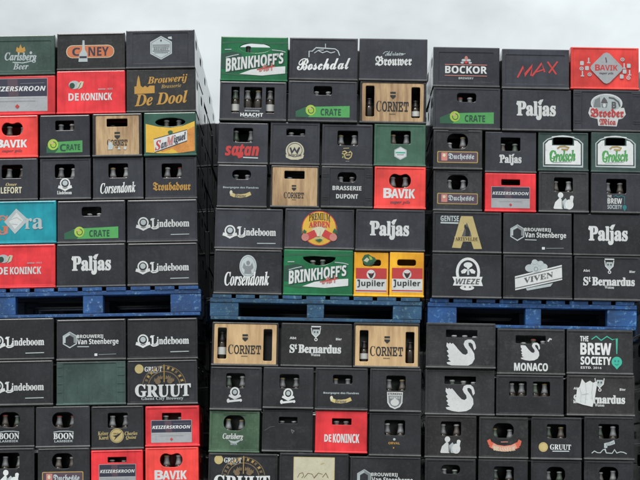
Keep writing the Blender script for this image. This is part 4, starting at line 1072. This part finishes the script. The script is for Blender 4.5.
for t in 'abc':
    rows = {r: sorted([c for c in CR if c['t'] == t and c['r'] == r], key=lambda c: c['x0']) for r in range(1, 11)}
    pa, pb, ptop = PALLET_PX[t]
    xa = local(t, pa, 307)[0]; xb = local(t, pb, 307)[0]
    zb10 = sum(c['bot'] for c in rows[10])/len(rows[10])
    bl = [(local(t, p, 307)[0], local(t, q, 307)[0]) for p, q in BLOCKS_PX[t]]
    pallet(t, xa, xb, .0, BASE, bl, label='blue pallet on the ground under the %s stack' % WHICH[t])
    hb = (zb10-BASE)/2
    below = []
    for k in range(2):
        w = (xb-xa-.02)/3
        for j in range(3):
            filler(t, xa+.01+w*(j+.5), 0, BASE+hb*k, w, hb, .395, 'char', 'plain black crate near the ground in the %s stack' % WHICH[t], 'plain crates in the base of the %s stack' % WHICH[t], False)
    tops = [(xa, xb, BASE+2*hb)]
    allow = BASE+2*hb
    for r in range(10, 0, -1):
        new = []; zs = []
        for c in rows[r]:
            z0 = max([tp for (p, q, tp) in tops if p < c['x1']-.01 and q > c['x0']+.01], default=allow)+.001
            build(c, z0)
            zs.append(z0)
            new.append((c['x0'], c['x1'], c['top'] if not c.get('proud') else -1))
        # the crates behind, seen only as dark sides in the gaps
        zr0 = max(zs); zr1 = min(c['top'] for c in rows[r] if not c.get('proud'))
        D = rows[r][0]['D']; L = rows[r][0]['x0']; Rr = rows[r][-1]['x1']
        for k, (f0, f1) in enumerate(((0, .43), (.43, 1))):     # lapped over the joints of the front row
            w = (Rr-L)*(f1-f0)
            filler(t, L+(Rr-L)*(f0+f1)/2, D+.012, zr0, w, zr1-zr0, .79-D, random.choice(['black', 'char', 'grey']), 'dark crate standing behind the front row of the %s stack' % WHICH[t], 'crates behind the front row of the %s stack' % WHICH[t])
        for edge, kn in {'a': (('R', 3),), 'b': (('L', 3), ('R', 3)), 'c': (('L', 2), ('R', 3 if r > 4 else 0))}[t]:
            for k in range(kn):
                x = (Rr-.2-random.uniform(0, .02)) if edge == 'R' else (L+.2+random.uniform(0, .02))
                filler(t, x, .83+k*.606, zr0, .395, zr1-zr0, .595, random.choice(['black', 'char', 'grey']), 'dark crate deep in the gap beside the %s stack' % WHICH[t], 'crates deep in the gap beside the %s stack' % WHICH[t])
        tops = new
        if r == 7:
            z0 = max(tp for _, _, tp in tops)+.001
            z1 = local(t, (pa+pb)/2, ptop)[1]
            e = pallet(t, xa, xb, z0, z1, bl, .02 if t == 'c' else -.004, {'a': 'bright blue worn pallet beneath the red and black crates', 'b': 'teal blue scuffed pallet above the wooden fronted crates', 'c': 'strong blue chipped pallet above the swan crates'}[t])
            cx = (xa+xb)/2
            for k in (1, 2):
                q = dup(e, 'blue pallet hidden behind the front pallet of the %s stack' % WHICH[t]); place(q, t, cx, .82*k+.02, z0)
            tops = [(xa, xb, z1)]; allow = z1

# the next stack, of which only the shaded side shows in the last gap
xe = at(644.5, 400)[0]
e0 = empty('beer_crate', 'dark crate of the next stack, its side closing the last gap', 'beer crate', 'crates of the next stack')
link('shell', shell_mesh(.394, .318, .594, [], None, True, None, 0, (), True), shell_mats('char'), e0)
for k in range(10):
    o = e0 if k == 0 else dup(e0)
    o.location = (xe+.2+random.uniform(-.004, .004)+.017*k*.32, DIST+random.uniform(0, .01), .32*k)
    o.rotation_euler = (0, 0, random.uniform(-.004, .004))

# farther stacks, added to block sky light in the gaps
for px, n, dx in ((215.5, 10, -.004), (429, 10, .008), (638, 10, .008)):
    for k in range(n):
        o = dup(e0, 'dark crate of a farther stack, closing the gap between the near stacks', 'crates of the farther stacks')  # added crates, only there to block sky light in the gaps
        o.location = ((px-320)/F*(DIST+2.67)+dx*(k-5)*.32+random.uniform(-.006, .006), DIST+2.72+random.uniform(-.01, .01), .32*k+.1)

# ------------------------------------------------------------------ ground
m, nt, b = nodes_of('concrete')
tc = nt.nodes.new('ShaderNodeTexCoord')
n1 = noise(nt, .8, 6, .65, tc.outputs['Object']); n2 = noise(nt, 30, 5, .7, tc.outputs['Object'])
cc = mix(nt, n1.outputs[0], (.10, .10, .097), (.18, .177, .17))
cc = mix(nt, ramp(nt, n2.outputs[0], .4, .7, (0,)*3+(1,), (.4,)*3+(1,)).outputs[0], cc, (.12, .12, .115))
nt.links.new(cc, b.inputs['Base Color']); b.inputs['Roughness'].default_value = .85
bm = bmesh.new()
v = [bm.verts.new(p) for p in ((-900, -900, -.02), (900, -900, -.02), (900, 900, -.02), (-900, 900, -.02))]
bm.faces.new(v)
g = link('ground', bm, [m]); g['kind'] = 'structure'

# ------------------------------------------------------------------ overcast daylight
SUN_EL, SUN_AZ = math.radians(58), math.radians(-20)      # behind the photographer, a little to one side
sd = bpy.data.lights.new('sun', 'SUN'); sd.energy = 1.5; sd.angle = math.radians(20); sd.color = (1, .97, .93)
so = bpy.data.objects.new('sun', sd); COL.objects.link(so)
dirv = Vector((math.sin(SUN_AZ)*math.cos(SUN_EL), -math.cos(SUN_AZ)*math.cos(SUN_EL), math.sin(SUN_EL)))
so.rotation_euler = dirv.to_track_quat('Z', 'Y').to_euler()
w = bpy.data.worlds.new('World'); S.world = w; w.use_nodes = True
nt = w.node_tree; nt.nodes.clear()
out = nt.nodes.new('ShaderNodeOutputWorld'); bg = nt.nodes.new('ShaderNodeBackground')
sky = nt.nodes.new('ShaderNodeTexSky'); sky.sky_type = 'NISHITA'; sky.sun_disc = False
sky.sun_elevation = SUN_EL; sky.sun_rotation = math.atan2(dirv.x, dirv.y)
tc = nt.nodes.new('ShaderNodeTexCoord')
c1 = noise(nt, 6.5, 5, .55, tc.outputs['Generated'], (1, 1, 1.3))
c2 = noise(nt, 19, 4, .55, tc.outputs['Generated'], (1, 1, 1.5))
mm = nt.nodes.new('ShaderNodeMath'); mm.operation = 'MULTIPLY_ADD'; mm.inputs[1].default_value = .35
nt.links.new(c2.outputs[0], mm.inputs[0]); nt.links.new(c1.outputs[0], mm.inputs[2])
cl = ramp(nt, mm.outputs[0], .46, .80, (5.1, 5.4, 5.4, 1), (7.9, 8.45, 8.45, 1))
# the cloud is thinner and brighter round the sun, behind the photographer
dt = nt.nodes.new('ShaderNodeVectorMath'); dt.operation = 'DOT_PRODUCT'; dt.inputs[1].default_value = dirv
nt.links.new(tc.outputs['Generated'], dt.inputs[0])
glow = ramp(nt, dt.outputs['Value'], 0.6, .97, (1, 1, 1, 1), (1.5, 1.48, 1.46, 1))
cloud = mix(nt, 1.0, cl.outputs[0], glow.outputs[0], 'MULTIPLY')
# an overcast sky is about three times as bright overhead as at the horizon
sx = nt.nodes.new('ShaderNodeSeparateXYZ'); nt.links.new(tc.outputs['Generated'], sx.inputs[0])
grad = ramp(nt, sx.outputs[2], 0.0, 1.0, (.66, .66, .66, 1), (2.0, 2.0, 2.0, 1))
cloud = mix(nt, 1.0, cloud, grad.outputs[0], 'MULTIPLY')
col = mix(nt, .9, sky.outputs[0], cloud)
nt.links.new(col, bg.inputs[0]); bg.inputs[1].default_value = .1
nt.links.new(bg.outputs[0], out.inputs[0])
S.view_settings.view_transform = 'Standard'
S.view_settings.look = 'None'
S.view_settings.exposure = 0.3
S.view_settings.gamma = 1.0
S.view_settings.use_curve_mapping = False
bpy.context.view_layer.update()
